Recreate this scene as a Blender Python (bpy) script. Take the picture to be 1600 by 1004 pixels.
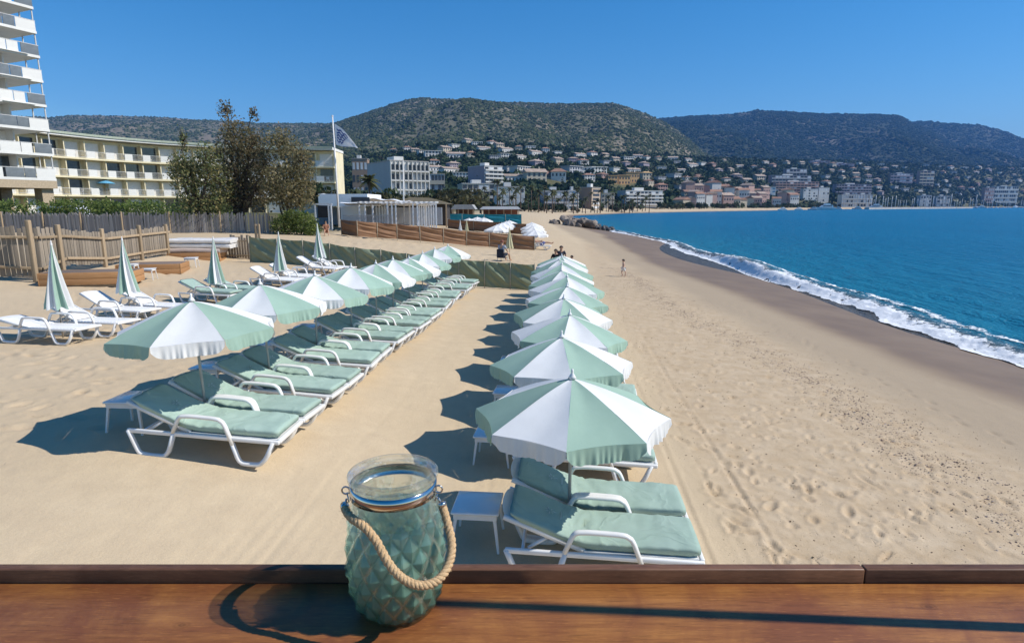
import bpy, bmesh, math, random
import numpy as np
from mathutils import Vector, Matrix, noise as mnoise
for _o in list(bpy.data.objects): bpy.data.objects.remove(_o)
R = math.radians
SC = bpy.context.scene
COL = SC.collection
random.seed(7); np.random.seed(7)

# ------------------------------------------------------------------ camera
F = 950.0; HC = 3.4; PITCH = math.atan(180/950)
SP, CP = math.sin(PITCH), math.cos(PITCH)
cam_d = bpy.data.cameras.new('camera'); cam = bpy.data.objects.new('camera', cam_d); COL.objects.link(cam)
cam_d.sensor_width = 36; cam_d.lens = 36*F/1600; cam_d.clip_start = .05; cam_d.clip_end = 40000
cam.location = (0, 0, HC); cam.rotation_euler = (math.pi/2-PITCH, 0, 0)
SC.camera = cam
# ------------------------------------------------------------------ world and sun
SUN_EL = R(44); SUN_AZ = Vector((1.0, -0.065, 0)).normalized()      # towards the sun
w = bpy.data.worlds.new('World'); SC.world = w; w.use_nodes = True
nt = w.node_tree; nt.nodes.clear()
sky = nt.nodes.new('ShaderNodeTexSky'); sky.sky_type = 'NISHITA'; sky.sun_disc = False
sky.sun_elevation = SUN_EL; sky.sun_rotation = math.atan2(SUN_AZ.x, SUN_AZ.y)
sky.air_density = 1.0; sky.dust_density = 0.15; sky.ozone_density = 5.0; sky.altitude = 0
hs = nt.nodes.new('ShaderNodeHueSaturation'); hs.inputs['Saturation'].default_value = 1.33; hs.inputs['Hue'].default_value = .498
bg = nt.nodes.new('ShaderNodeBackground'); bg.inputs['Strength'].default_value = 0.125
wo = nt.nodes.new('ShaderNodeOutputWorld')
nt.links.new(sky.outputs[0], hs.inputs['Color']); nt.links.new(hs.outputs[0], bg.inputs[0]); nt.links.new(bg.outputs[0], wo.inputs[0])
sd = bpy.data.lights.new('sun', 'SUN'); sun = bpy.data.objects.new('sun', sd); COL.objects.link(sun)
sd.energy = 5.0; sd.angle = R(.53); sd.color = (1, .945, .86)
sun.rotation_euler = (SUN_AZ*math.cos(SUN_EL)+Vector((0, 0, math.sin(SUN_EL)))).to_track_quat('Z', 'Y').to_euler()
vs = SC.view_settings; vs.view_transform = 'Standard'; vs.look = 'None'; vs.gamma = 1; vs.exposure = .12; vs.use_curve_mapping = False
SC.render.engine = 'CYCLES'
cy = SC.cycles; cy.max_bounces = 8; cy.diffuse_bounces = 3; cy.glossy_bounces = 4; cy.transmission_bounces = 8; cy.transparent_max_bounces = 12
cy.volume_bounces = 0; cy.use_denoising = True; cy.caustics_reflective = False; cy.caustics_refractive = False

# ------------------------------------------------------------------ helpers
def uv(px, py): return (px-800)/F, (py-502)/F
def at_z(px, py, z):                       # point of the view ray at height z
    u, v = uv(px, py); t = (HC-z)/(SP+v*CP); return Vector((u*t, t*(CP-v*SP), z))
def at_t(px, py, t):                       # at optical depth t
    u, v = uv(px, py); return Vector((u*t, t*(CP-v*SP), HC-t*(SP+v*CP)))
def at_y(px, py, Y):
    u, v = uv(px, py); t = Y/(CP-v*SP); return Vector((u*t, Y, HC-t*(SP+v*CP)))
def lin(c): return tuple((x/12.92 if x <= .04045 else ((x+.055)/1.055)**2.4) for x in c)
def rgb(r, g, b): return lin((r/255, g/255, b/255))
def interp(x, xs, ys): return np.interp(x, xs, ys)

class MB:
    """collects simple shapes; build() links them as one mesh object"""
    def __init__(s): s.v = []; s.f = []; s.m = []; s.sm = []
    def add(s, vs_, fs, mi=0, smooth=False):
        n = len(s.v); s.v += [tuple(p) for p in vs_]
        for f in fs: s.f.append(tuple(i+n for i in f)); s.m.append(mi); s.sm.append(smooth)
        return s
    def box(s, x0, x1, y0, y1, z0, z1, mi=0, M=None):
        p = [Vector((x, y, z)) for z in (z0, z1) for y in (y0, y1) for x in (x0, x1)]
        if M is not None: p = [M @ q for q in p]
        return s.add(p, [(0, 2, 3, 1), (4, 5, 7, 6), (0, 1, 5, 4), (2, 6, 7, 3), (0, 4, 6, 2), (1, 3, 7, 5)], mi)
    def bbox(s, x0, x1, y0, y1, z0, z1, b=.01, mi=0, M=None):   # box with chamfered edges
        bm = bmesh.new(); bmesh.ops.create_cube(bm, size=1)
        for q in bm.verts: q.co = Vector(((x0+x1)/2+q.co.x*(x1-x0), (y0+y1)/2+q.co.y*(y1-y0), (z0+z1)/2+q.co.z*(z1-z0)))
        bmesh.ops.bevel(bm, geom=bm.edges[:], offset=b, segments=2, affect='EDGES', profile=.5)
        bm.verts.ensure_lookup_table()
        s.add([(M @ q.co if M is not None else q.co) for q in bm.verts], [[q.index for q in f.verts] for f in bm.faces], mi, True); bm.free(); return s
    def tube(s, pts, r, n=8, mi=0, caps=True, sx=1, sy=1, up=None, smooth=True, closed=False):
        pts = [Vector(p) for p in pts]; N = len(pts); rr = r if hasattr(r, '__len__') else [r]*N
        up0 = Vector(up) if up is not None else None
        vs_ = []; prev = None
        for i, p in enumerate(pts):
            if closed: d = pts[(i+1) % N]-pts[i-1]
            else: d = pts[min(i+1, N-1)]-pts[max(i-1, 0)]
            d.normalize()
            if up0 is not None: a = up0-d*up0.dot(d)
            elif prev is not None: a = prev-d*prev.dot(d)
            else:
                q = Vector((0, 0, 1)) if abs(d.z) < .9 else Vector((1, 0, 0)); a = q-d*q.dot(d)
            a.normalize(); b = d.cross(a); prev = a
            for k in range(n):
                th = 2*math.pi*(k+.5)/n; vs_.append(p+a*(math.cos(th)*rr[i]*sx)+b*(math.sin(th)*rr[i]*sy))
        fs = []
        M = N if closed else N-1
        for i in range(M):
            j = (i+1) % N
            for k in range(n):
                k2 = (k+1) % n; fs.append((i*n+k, i*n+k2, j*n+k2, j*n+k))
        if caps and not closed: fs.append(tuple(range(n-1, -1, -1))); fs.append(tuple((N-1)*n+k for k in range(n)))
        return s.add(vs_, fs, mi, smooth)
    def cyl(s, a, b, r, n=8, mi=0, r2=None): return s.tube([a, b], [r, r if r2 is None else r2], n, mi)
    def lathe(s, prof, n=32, mi=0, c=(0, 0, 0), smooth=True):
        vs_ = []; fs = []
        for r, z in prof:
            for k in range(n):
                a = 2*math.pi*k/n; vs_.append((c[0]+r*math.cos(a), c[1]+r*math.sin(a), c[2]+z))
        for i in range(len(prof)-1):
            for k in range(n):
                k2 = (k+1) % n; fs.append((i*n+k, i*n+k2, (i+1)*n+k2, (i+1)*n+k))
        return s.add(vs_, fs, mi, smooth)
    def prism(s, poly, y0, y1, mi=0, M=None, smooth=False):     # polygon in XZ, extruded in Y
        n = len(poly); p = [Vector((a, y0, b)) for a, b in poly]+[Vector((a, y1, b)) for a, b in poly]
        if M is not None: p = [M @ q for q in p]
        fs = [tuple(range(n)), tuple(range(2*n-1, n-1, -1))]+[((k+1) % n, k, n+k, n+(k+1) % n) for k in range(n)]
        return s.add(p, fs, mi, smooth)
    def grid(s, fn, nu, nv, mi=0, smooth=True, flip=False):
        vs_ = [fn(i/nu, j/nv) for j in range(nv+1) for i in range(nu+1)]; fs = []
        for j in range(nv):
            for i in range(nu):
                a = j*(nu+1)+i; q = (a, a+1, a+nu+2, a+nu+1); fs.append(q[::-1] if flip else q)
        return s.add(vs_, fs, mi, smooth)
    def mesh(s, name, mats):
        me = bpy.data.meshes.new(name); me.from_pydata(s.v, [], s.f)
        for m in (mats if isinstance(mats, (list, tuple)) else [mats]): me.materials.append(m)
        me.polygons.foreach_set('material_index', s.m); me.polygons.foreach_set('use_smooth', s.sm); me.update(); return me
    def build(s, name, mats, parent=None, **kw): return link(name, s.mesh(name, mats), parent, **kw)

def link(name, me, parent=None, loc=None, rz=None):
    o = bpy.data.objects.new(name, me); COL.objects.link(o)
    if parent is not None: o.parent = parent
    if loc is not None: o.location = loc
    if rz is not None: o.rotation_euler = (0, 0, rz)
    return o
def tag(o, label=None, cat=None, group=None, kind=None):
    for k, v in (('label', label), ('category', cat), ('group', group), ('kind', kind)):
        if v: o[k] = v
    return o
def thing(name, label, cat, loc=(0, 0, 0), rz=0, group=None):
    o = bpy.data.objects.new(name, None); COL.objects.link(o); o.empty_display_size = .2
    o.location = loc; o.rotation_euler = (0, 0, rz); return tag(o, label, cat, group)
def copy_tree(o, parent=None):
    c = o.copy(); COL.objects.link(c)
    if parent is not None: c.parent = parent
    for ch in KIDS(o): copy_tree(ch, c)
    return c
def KIDS(o): return list(o.children)
def dup(o, label, loc, rz=0, group=None):
    c = copy_tree(o); c.location = loc; c.rotation_euler = (0, 0, rz); c['label'] = label
    if group: c['group'] = group
    return c
def np_mesh(name, V, Q, mat=None, smooth=True, attrs=None):
    me = bpy.data.meshes.new(name); V = np.asarray(V, dtype=np.float32); Q = np.asarray(Q, dtype=np.int32); k = Q.shape[1]
    me.vertices.add(len(V)); me.vertices.foreach_set('co', V.ravel())
    me.loops.add(Q.size); me.loops.foreach_set('vertex_index', Q.ravel())
    me.polygons.add(len(Q)); me.polygons.foreach_set('loop_start', np.arange(0, Q.size, k, dtype=np.int32))
    me.polygons.foreach_set('loop_total', np.full(len(Q), k, dtype=np.int32))
    me.polygons.foreach_set('use_smooth', np.full(len(Q), smooth, dtype=bool))
    me.update(calc_edges=True)
    for an, val in (attrs or {}).items():
        at = me.attributes.new(an, 'FLOAT', 'POINT'); at.data.foreach_set('value', np.asarray(val, dtype=np.float32).ravel())
    if mat: me.materials.append(mat)
    return me
def grid_q(nr, nc):
    a = (np.arange(nr-1)[:, None]*nc+np.arange(nc-1)[None, :]).ravel()
    return np.stack([a, a+1, a+nc+1, a+nc], 1)

# numpy value noise
def _hash(ix, iy, seed):
    h = (ix.astype(np.int64)*374761393+iy.astype(np.int64)*668265263+seed*1442695041) & 0xffffffff
    h = ((h ^ (h >> 13))*1274126177) & 0xffffffff
    return ((h ^ (h >> 16)) & 0xffff)/65535.0
def vnoise(x, y, seed=0):
    x = np.asarray(x, float); y = np.asarray(y, float)
    ix = np.floor(x); iy = np.floor(y); fx = x-ix; fy = y-iy; fx = fx*fx*fx*(fx*(fx*6-15)+10); fy = fy*fy*fy*(fy*(fy*6-15)+10)
    a = _hash(ix, iy, seed); b = _hash(ix+1, iy, seed); c = _hash(ix, iy+1, seed); d = _hash(ix+1, iy+1, seed)
    return (a+(b-a)*fx+(c-a)*fy+(a-b-c+d)*fx*fy)*2-1
def fbm(x, y, oct=4, seed=0, gain=.5):
    s = 0; a = 1; t = 0
    for k in range(oct): s = s+a*vnoise(x*2**k+k*17.3, y*2**k-k*9.1, seed+k); t += a; a *= gain
    return s/t
def sstep(a, b, x): t = np.clip((np.asarray(x, float)-a)/(b-a), 0, 1); return t*t*(3-2*t)

# ------------------------------------------------------------------ materials
class NG:
    def __init__(s, name):
        s.mat = bpy.data.materials.new(name); s.mat.use_nodes = True; s.t = s.mat.node_tree; s.b = s.t.nodes['Principled BSDF']; s.out = s.t.nodes['Material Output']
    def n(s, typ, **kw):
        nd = s.t.nodes.new(typ)
        for k, v in kw.items():
            if k.startswith('i_'):
                key = k[2:]; nd.inputs[int(key) if key.isdigit() else key.replace('_', ' ')].default_value = v
            else: setattr(nd, k, v)
        return nd
    def l(s, a, b):
        s.t.links.new(a if not hasattr(a, 'outputs') else a.outputs[0], b)
    def coord(s, kind='Object'): return s.n('ShaderNodeTexCoord').outputs[kind]
    def noise(s, vec, scale, detail=4, rough=.55, dist=0):
        nd = s.n('ShaderNodeTexNoise', i_Scale=scale, i_Detail=detail, i_Roughness=rough, i_Distortion=dist)
        if vec is not None: s.l(vec, nd.inputs['Vector'])
        return nd.outputs[0]
    def ramp(s, fac, stops, interp='LINEAR'):
        nd = s.n('ShaderNodeValToRGB'); nd.color_ramp.interpolation = interp
        e = nd.color_ramp.elements
        while len(e) < len(stops): e.new(.5)
        for k, (p, c) in enumerate(stops):
            e[k].position = p; e[k].color = (*c, 1) if hasattr(c, '__len__') else (c, c, c, 1)
        s.l(fac, nd.inputs[0]); return nd.outputs[0]
    def mix(s, fac, a, b, blend='MIX'):
        nd = s.n('ShaderNodeMix', data_type='RGBA', blend_type=blend)
        for val, sock in ((fac, nd.inputs[0]), (a, nd.inputs[6]), (b, nd.inputs[7])):
            if hasattr(val, 'is_linked') or hasattr(val, 'outputs'): s.l(val, sock)
            elif hasattr(val, '__len__'): sock.default_value = (*val, 1)[:4]
            else: sock.default_value = val
        return nd.outputs[2]
    def math(s, op, a, b=0, clamp=False):
        nd = s.n('ShaderNodeMath', operation=op, use_clamp=clamp)
        for val, sock in ((a, nd.inputs[0]), (b, nd.inputs[1])):
            if hasattr(val, 'is_linked'): s.l(val, sock)
            else: sock.default_value = val
        return nd.outputs[0]
    def mapr(s, x, a, b, c=0, d=1):
        nd = s.n('ShaderNodeMapRange', i_1=a, i_2=b, i_3=c, i_4=d); s.l(x, nd.inputs[0]); return nd.outputs[0]
    def bump(s, h, strength=.3, dist=.02, normal=None):
        nd = s.n('ShaderNodeBump', i_Strength=strength, i_Distance=dist); s.l(h, nd.inputs['Height'])
        if normal is not None: s.l(normal, nd.inputs['Normal'])
        return nd.outputs[0]
    def attr(s, name): return s.n('ShaderNodeAttribute', attribute_name=name).outputs['Fac']
    def setb(s, **kw):
        for k, v in kw.items():
            sock = s.b.inputs[k.replace('_', ' ')]
            if hasattr(v, 'is_linked'): s.l(v, sock)
            elif hasattr(v, '__len__') and len(v) == 3: sock.default_value = (*v, 1)
            else: sock.default_value = v
        return s.mat
_mc = {}
def pmat(name, col, rough=.6, var=.12, scale=6, bump=0, bscale=40, bdist=.01, spec=.4, metal=0, col2=None, rnd=0, island=0, coat=0, stretch=None, trans=0):
    """plain procedural material: noise-varied colour, optional relief, per-object or per-piece variation"""
    if name in _mc: return _mc[name]
    g = NG(name); c = g.coord('Object')
    if stretch:
        mp = g.n('ShaderNodeMapping'); mp.inputs['Scale'].default_value = stretch; g.l(c, mp.inputs[0]); c = mp.outputs[0]
    nz = g.noise(c, scale, 5, .6)
    c2 = col2 if col2 else tuple(x*(1-2*var) for x in col)
    c1 = col if col2 else tuple(min(1, x*(1+var*.6)) for x in col)
    cc = g.mix(g.mapr(nz, .3, .7), c2, c1)
    if rnd:
        oi = g.n('ShaderNodeObjectInfo').outputs['Random']; h = g.n('ShaderNodeHueSaturation'); g.l(cc, h.inputs['Color']); g.l(g.mapr(oi, 0, 1, 1-rnd, 1+rnd), h.inputs['Value']); cc = h.outputs[0]
    if island:
        oi = g.n('ShaderNodeNewGeometry').outputs['Random Per Island']; h = g.n('ShaderNodeHueSaturation'); g.l(cc, h.inputs['Color']); g.l(g.mapr(oi, 0, 1, 1-island, 1+island), h.inputs['Value']); cc = h.outputs[0]
    g.setb(Base_Color=cc, Roughness=rough, Metallic=metal)
    g.b.inputs['Specular IOR Level'].default_value = spec
    if coat: g.b.inputs['Coat Weight'].default_value = coat; g.b.inputs['Coat Roughness'].default_value = .15
    if bump: g.setb(Normal=g.bump(g.noise(c, bscale, 4, .6), bump, bdist))
    if trans:
        tr = g.n('ShaderNodeBsdfTranslucent'); g.l(cc, tr.inputs[0]); mx = g.n('ShaderNodeMixShader', i_0=trans); g.l(g.b.outputs[0], mx.inputs[1]); g.l(tr.outputs[0], mx.inputs[2]); g.l(mx.outputs[0], g.out.inputs[0])
    _mc[name] = g.mat; return g.mat
# ------------------------------------------------------------------ terrain functions
SEA = -1.0
_cp = np.array([(.6,3.5,0),(.6,6,0),(.9,10,-.05),(1.2,14,-.07),(1.5,18,-.06),(1.9,24,-.17),
 (-3.85,7.3,.56),(-3.7,11,.46),(-3.5,14.5,.33),(-3.2,18.4,.16),(-2.75,24.5,.06),(-3.8,3.5,.55),(-2.5,7.2,.40),(-2.4,11,.32),(-2.3,14.5,.22),(-1.9,4,.12),(-1.8,6,.12),(-1.7,9,.08),(-1.3,16,.0),(-.5,24,-.1),
 (-9.8,12.6,.6),(-9.9,15.2,.52),(-9.1,19,.42),(-8.4,22.3,.45),(-7.9,25.2,.62),(-6.2,9,.62),(-6,14,.45),(-5.7,20,.3),
 (-16,20.3,.86),(-15.9,23.5,1.05),(-15.8,26,1.15),(-15.9,28.5,1.2),(-13.2,20.5,.72),(-12.9,23.7,.75),(-13.6,28.3,.80),(-10,30,.9),
 (-32,44,1.5),(-18,45,1.5),(-12,27.2,.8),(-9.4,27.2,.68),(-5.9,27,.24),(-2.4,26.8,-.1),(1,26.8,-.28),(-12.4,45,1.25),(-3.6,50,.3),(1.8,48.5,0),
 (10.4,11.9,-.6),(10.2,25,-.6),(9.7,36.9,-.6),(9.9,46,-.62),(13.8,15.8,-.93),(14.8,37.6,-.95),(18.6,74,-1.0),(17,115,-1.0),
 (-60,40,2.0),(-60,90,2.6),(-30,60,1.9),(-20,90,1.9),(-5,70,1.0),(3,60,.2),(8,70,-.2),(4,90,.3),(-10,110,1.9),(8,110,-.1),(-60,10,1.2),(-20,8,.9),(-20,2.5,.9),(-12,2.5,.75),(-30,25,1.1),
 (20,20,-1.7),(25,60,-2.1),(40,5,-2.8),(45,100,-2.8),(14,3,-.95),(10,3,-.58),(5.5,5,-.26),(5.5,15,-.3),(5.5,30,-.28)])
def _tps(d2): return .5*d2*np.log(d2+1e-9)
_N = len(_cp); _P = _cp[:, :2]/10
_K = _tps(((_P[:, None]-_P[None])**2).sum(-1))+np.eye(_N)*.02
_A = np.zeros((_N+3, _N+3)); _A[:_N, :_N] = _K; _A[:_N, _N] = 1; _A[:_N, _N+1:] = _P; _A[_N:, :_N] = _A[:_N, _N:].T
_W = np.linalg.solve(_A, np.concatenate([_cp[:, 2], np.zeros(3)]))
def beach_z(X, Y):
    X = np.asarray(X, float); Y = np.asarray(Y, float); sh = X.shape; x = X.ravel()/10; y = Y.ravel()/10; z = np.full(x.shape, _W[_N])+_W[_N+1]*x+_W[_N+2]*y
    for k in range(_N): z += _W[k]*_tps((x-_P[k, 0])**2+(y-_P[k, 1])**2)
    return np.clip(z, -3.2, 3.2).reshape(sh)
COAST = np.array([(13.8,-60),(13.8,15.8),(14.8,37.6),(18.6,74),(17,115),(18,150),(20,210),(28.7,287),(73,386),(158,500),(448,851),(1000,1330),(1423,1640),(2300,2150),(4200,3000),(9000,5000)], float)
def coast_d(X, Y):                         # signed distance, positive on land
    X = np.asarray(X, float); Y = np.asarray(Y, float); best = np.full(X.shape, 1e9); sg = np.ones(X.shape)
    for (ax, ay), (bx, by) in zip(COAST[:-1], COAST[1:]):
        dx, dy = bx-ax, by-ay; L2 = dx*dx+dy*dy; t = np.clip(((X-ax)*dx+(Y-ay)*dy)/L2, 0, 1)
        qx = X-ax-t*dx; qy = Y-ay-t*dy; d = np.hypot(qx, qy); s = np.sign(dx*qy-dy*qx); m = d < best
        best = np.where(m, d, best); sg = np.where(m, s, sg)
    return best*sg
def zat(y, Y):
    v = (np.asarray(y, float)-502)/F; return HC-Y*(SP+v*CP)/(CP-v*SP)
def pxu(px): return (np.asarray(px, float)-800)/F*1.0
TP = [-800, 400, 560, 640, 700, 760, 850, 900, 1000, 1100, 1200, 1300, 1400, 1500, 1600, 1800, 2400]
TY0 = [300, 340, 340, 340, 330, 330, 340, 370, 470, 590, 760, 980, 1220, 1520, 1850, 2300, 3000]
TY1 = [800, 850, 880, 900, 900, 950, 1000, 1050, 1150, 1400, 1700, 1950, 2150, 2350, 2650, 3200, 4000]
TYP = [270, 262, 250, 236, 226, 221, 230, 239, 243, 249, 252, 252, 257, 260, 262, 268, 290]
def town_z(X, Y):
    X = np.asarray(X, float); Y = np.asarray(Y, float); px = 800+F*X/np.maximum(Y, 1)*.99
    y0 = interp(px, TP, TY0); y1 = interp(px, TP, TY1); zt = zat(interp(px, TP, TYP), y1)
    s = np.clip((Y-y0)/(y1-y0), 0, 1.3)
    return (zt-2)*np.where(s < 1, s**1.15, 1-.3*(s-1))
def ground_z(X, Y):
    X = np.asarray(X, float); Y = np.asarray(Y, float)
    d = coast_d(X, Y)
    far = np.where(d > 0, SEA+3.2*(1-np.exp(-np.maximum(d, 0)/24)), SEA+np.maximum(-2.6, .07*d))+np.where(d > 10, town_z(X, Y), 0)*sstep(10, 60, d)
    b = sstep(85, 120, Y)
    near = beach_z(X, np.minimum(Y, 125))
    return near*(1-b)+far*b
def gz(x, y): return float(ground_z(np.array([x]), np.array([y]))[0])
def on_ground(px, py, lo=2.5, hi=4000):   # where the view ray through a pixel meets the ground
    u, v = uv(px, py); Y = np.geomspace(lo, hi, 1500); t = Y/(CP-v*SP); X = u*t; z = HC-t*(SP+v*CP); g = ground_z(X, Y)
    k = np.argmax(z < g) if (z < g).any() else len(Y)-1
    return Vector((X[k], Y[k], g[k]))

WETY = [2, 12, 25, 37, 47, 80, 115, 140]; WETX = [10.7, 10.4, 10.2, 9.8, 9.9, 11.8, 12.8, 13]
def wet_mask(X, Y):
    xb = interp(Y, WETY, WETX)+.55*fbm(Y*.16, Y*0+3, 3, 5)+.12*fbm(X*1.2, Y*1.2, 2, 8)
    m = sstep(-.25, .3, X-xb); far = sstep(3.5, 1.0, coast_d(X, Y))
    m = np.where(Y < 130, sstep(-.9, .75, X-xb-.3), 0); return np.where(Y < 130, m, far)

# ------------------------------------------------------------------ ground sheet
def log_rows(segs):
    out = []
    for a, b, r in segs: n = max(2, int(math.log(b/a)/r)); out += list(np.geomspace(a, b, n, endpoint=False))
    return np.array(out+[segs[-1][1]])
gy = log_rows([(2.0, 15, .0052), (15, 120, .012), (120, 4200, .026)])
gu = np.concatenate([np.linspace(-2.6, -.95, 34, endpoint=False), np.linspace(-.95, .95, 470, endpoint=False), np.linspace(.95, 2.6, 34)])
GX = gu[None, :]*gy[:, None]; GY = np.repeat(gy[:, None], len(gu), 1)
GZ = ground_z(GX, GY)
near = GY < 120
wet = np.zeros(GX.shape); wet[near] = wet_mask(GX[near], GY[near]); wet[~near] = sstep(5, 1.0, coast_d(GX[~near], GY[~near]))
# relief: lumpy sand on the left and behind, trampled sand towards the sea, smooth raked strip between the rows
rough_r = sstep(1.9, 2.8, GX-.084*(GY-5.3))*(1-sstep(7.2, 8.6, GX))*(GY < 60)
rough_l = (sstep(4.6, 6.5, -GX)*.9+sstep(26, 29, GY)*.9).clip(0, 1)*(GX < 6)
amp = .003+.008*rough_r+.013*rough_l
amp = amp*(1-wet)*(GY < 130)
GZ = GZ+amp*(fbm(GX*2.1, GY*2.1, 4, 11)+.6*fbm(GX*7, GY*7, 3, 15)*(GY < 30))
GZ += .0035*fbm(GX*5, GY*1.3, 3, 21)*(GY < 25)*(1-rough_l)*(1-wet)
disturb = np.zeros(GX.shape)
def dent(x, y, rx, ry, ang, dep, rim=.3):
    i0, i1 = np.searchsorted(gy, [y-2.6*max(rx, ry), y+2.6*max(rx, ry)]); u0 = (x-3*max(rx, ry))/y; u1 = (x+3*max(rx, ry))/y; j0, j1 = np.searchsorted(gu, [u0, u1])
    if i1-i0 < 1 or j1-j0 < 1: return
    xx = GX[i0:i1, j0:j1]-x; yy = GY[i0:i1, j0:j1]-y; c, s_ = math.cos(ang), math.sin(ang)
    q = ((xx*c+yy*s_)/rx)**2+((-xx*s_+yy*c)/ry)**2; g = np.exp(-q*1.2)
    GZ[i0:i1, j0:j1] += -dep*g+dep*rim*np.exp(-(np.sqrt(q)-1.5)**2*5)
    disturb[i0:i1, j0:j1] = np.maximum(disturb[i0:i1, j0:j1], g)
rr = random.Random(3)
for k in range(900):                                              # footprints and scuffs beside the sea-side row
    y = 4+22*rr.random()**1.3; x = rr.uniform(2.3, 6.4)+.06*(y-5)
    if rr.random() > .9-.06*abs(x-4): continue
    dent(x, y, rr.uniform(.028, .06), rr.uniform(.05, .15), rr.uniform(-.9, 1.4), rr.uniform(.010, .034), .45)
for k in range(46):                                               # one walked line on the smooth upper swash
    y = 6.2+k*.42; dent(8.0+.10*math.sin(k)+(k % 2)*.16+.015*k, y, .055, .12, .1, .03, .15)
for k in range(700):                                              # left and far sand
    y = rr.uniform(6, 26); x = -rr.uniform(5.2, 14); dent(x, y, rr.uniform(.05, .12), rr.uniform(.08, .2), rr.uniform(0, 3), rr.uniform(.012, .035))
for k in range(900):
    y = rr.uniform(29, 46); x = rr.uniform(-13, 3); dent(x, y, rr.uniform(.1, .2), rr.uniform(.12, .25), rr.uniform(0, 3), rr.uniform(.03, .07))
for x0, dp in ((1.98, .016), (2.72, .02), (2.35, .006)):         # tractor lines beside the row
    off = GX-(x0+.084*(GY-5.3)+.012*np.sin(GY*.9)); g = np.exp(-(off/.03)**2)*(GY < 40)*(.5+.5*sstep(-.4, .3, fbm(GX*1.5, GY*.7, 2, 31)))
    GZ += -dp*g+dp*.5*np.exp(-((np.abs(off)-.06)/.03)**2)*(GY < 40)*.7
ais = sstep(-3.0, -2.4, GX-.08*(GY-6))*(1-sstep(-.3, .2, GX-.08*(GY-6)))*(GY < 25); GZ += ais*(.0022*np.sin((GX-.078*GY)*46+1.5*fbm(GX*.8, GY*.4, 2, 91))*np.clip(fbm(GX*.9, GY*.25, 3, 92)+.35, 0, 1)+.006*fbm(GX*1.2, GY*.5, 3, 93))
for x0 in (-2.2, -1.1, -.35):
    off = GX-(x0+.075*(GY-6)); GZ += -.004*np.exp(-(off/.03)**2)*(GY < 26)

g = NG('sand'); c = g.coord('Object')
wetA = g.attr('wet'); pebA = g.attr('pebble'); soil = g.attr('soil'); dst = g.attr('rough')
n1 = g.noise(c, .35, 6, .6); n2 = g.noise(c, 3.2, 6, .65); n3 = g.noise(c, 160, 3, .7)
dry = g.mix(g.mapr(n1, .3, .7), (.565, .445, .292), (.625, .50, .338))
dry = g.mix(g.mapr(n2, .35, .7), dry, (.54, .425, .285))
tr = g.mix(g.mapr(n2, .3, .7), (.45, .33, .205), (.58, .46, .32))
dry = g.mix(g.math('MULTIPLY', dst, .85), dry, tr)
dry = g.mix(g.mapr(n3, .42, .75, 0, .35), dry, (.30, .215, .13))
n4 = g.noise(c, 38, 4, .75); sp = g.math('MULTIPLY', g.mapr(n4, .56, .66, 0, 1), g.math('ADD', pebA, .04))
dry = g.mix(sp, dry, (.17, .115, .085))
dmp = g.attr('damp'); dry = g.mix(g.math('MULTIPLY', dmp, .8), dry, (.345, .27, .19))
wc = g.mix(g.mapr(g.noise(c, .5, 5), .3, .7), (.195, .135, .088), (.26, .183, .118))
col = g.mix(wetA, dry, wc)
sc_ = g.mix(g.mapr(g.noise(c, .05, 6), .35, .65), (.075, .085, .035), (.14, .12, .06))
col = g.mix(soil, col, sc_)
ro = g.mapr(wetA, 0, 1, .95, .5)
pit = g.math('MULTIPLY', g.mapr(g.noise(c, 6.5, 5, .7, .8), .60, .72), g.math('MULTIPLY', dst, -2.6)); pit2 = g.mapr(g.noise(c, 15, 4, .7), .64, .72); col = g.mix(g.math('MULTIPLY', g.math('MULTIPLY', pit2, dst), .5), col, (.27, .19, .115))
bh = g.math('ADD', pit, g.math('MULTIPLY', n3, .25)); bh = g.math('ADD', bh, 0)
bh = g.math('ADD', g.math('ADD', pit, g.math('MULTIPLY', n3, .25)), g.math('ADD', g.noise(c, 22, 5, .7), g.math('MULTIPLY', n2, .6)))
bs = g.n('ShaderNodeBump', i_Distance=.02); g.l(bh, bs.inputs['Height']); g.l(g.mapr(wetA, 0, 1, .42, .06), bs.inputs['Strength'])
g.setb(Base_Color=col, Roughness=ro, Normal=bs.outputs[0]); g.b.inputs['Specular IOR Level'].default_value = .15
peb = np.exp(-((GX-6.25+.25*np.sin(GY*.35))/.55)**2)*(GY < 60)*sstep(-.5, .2, fbm(GX*.7, GY*.5, 3, 41)+.2)
soil_m = np.where(near, sstep(0, 1.5, (GY-46)-np.where(GX < -10, 0, 80))*sstep(-13, -17, GX), sstep(26, 45, coast_d(GX, GY)))
damp = sstep(6.6, 8.6, GX+.5*fbm(GX*.5, GY*.25, 3, 77))*(GY < 125)
rough_a = np.clip(rough_r+.25*rough_l+.5*disturb, 0, 1)
me = np_mesh('ground', np.stack([GX, GY, GZ], -1).reshape(-1, 3), grid_q(*GX.shape), g.mat, True, {'wet': wet, 'pebble': peb, 'soil': soil_m, 'damp': damp, 'rough': rough_a})
tag(link('beach_sand', me), kind='structure', label='beach of raked pale sand running down to the wet shore and the town')

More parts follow.
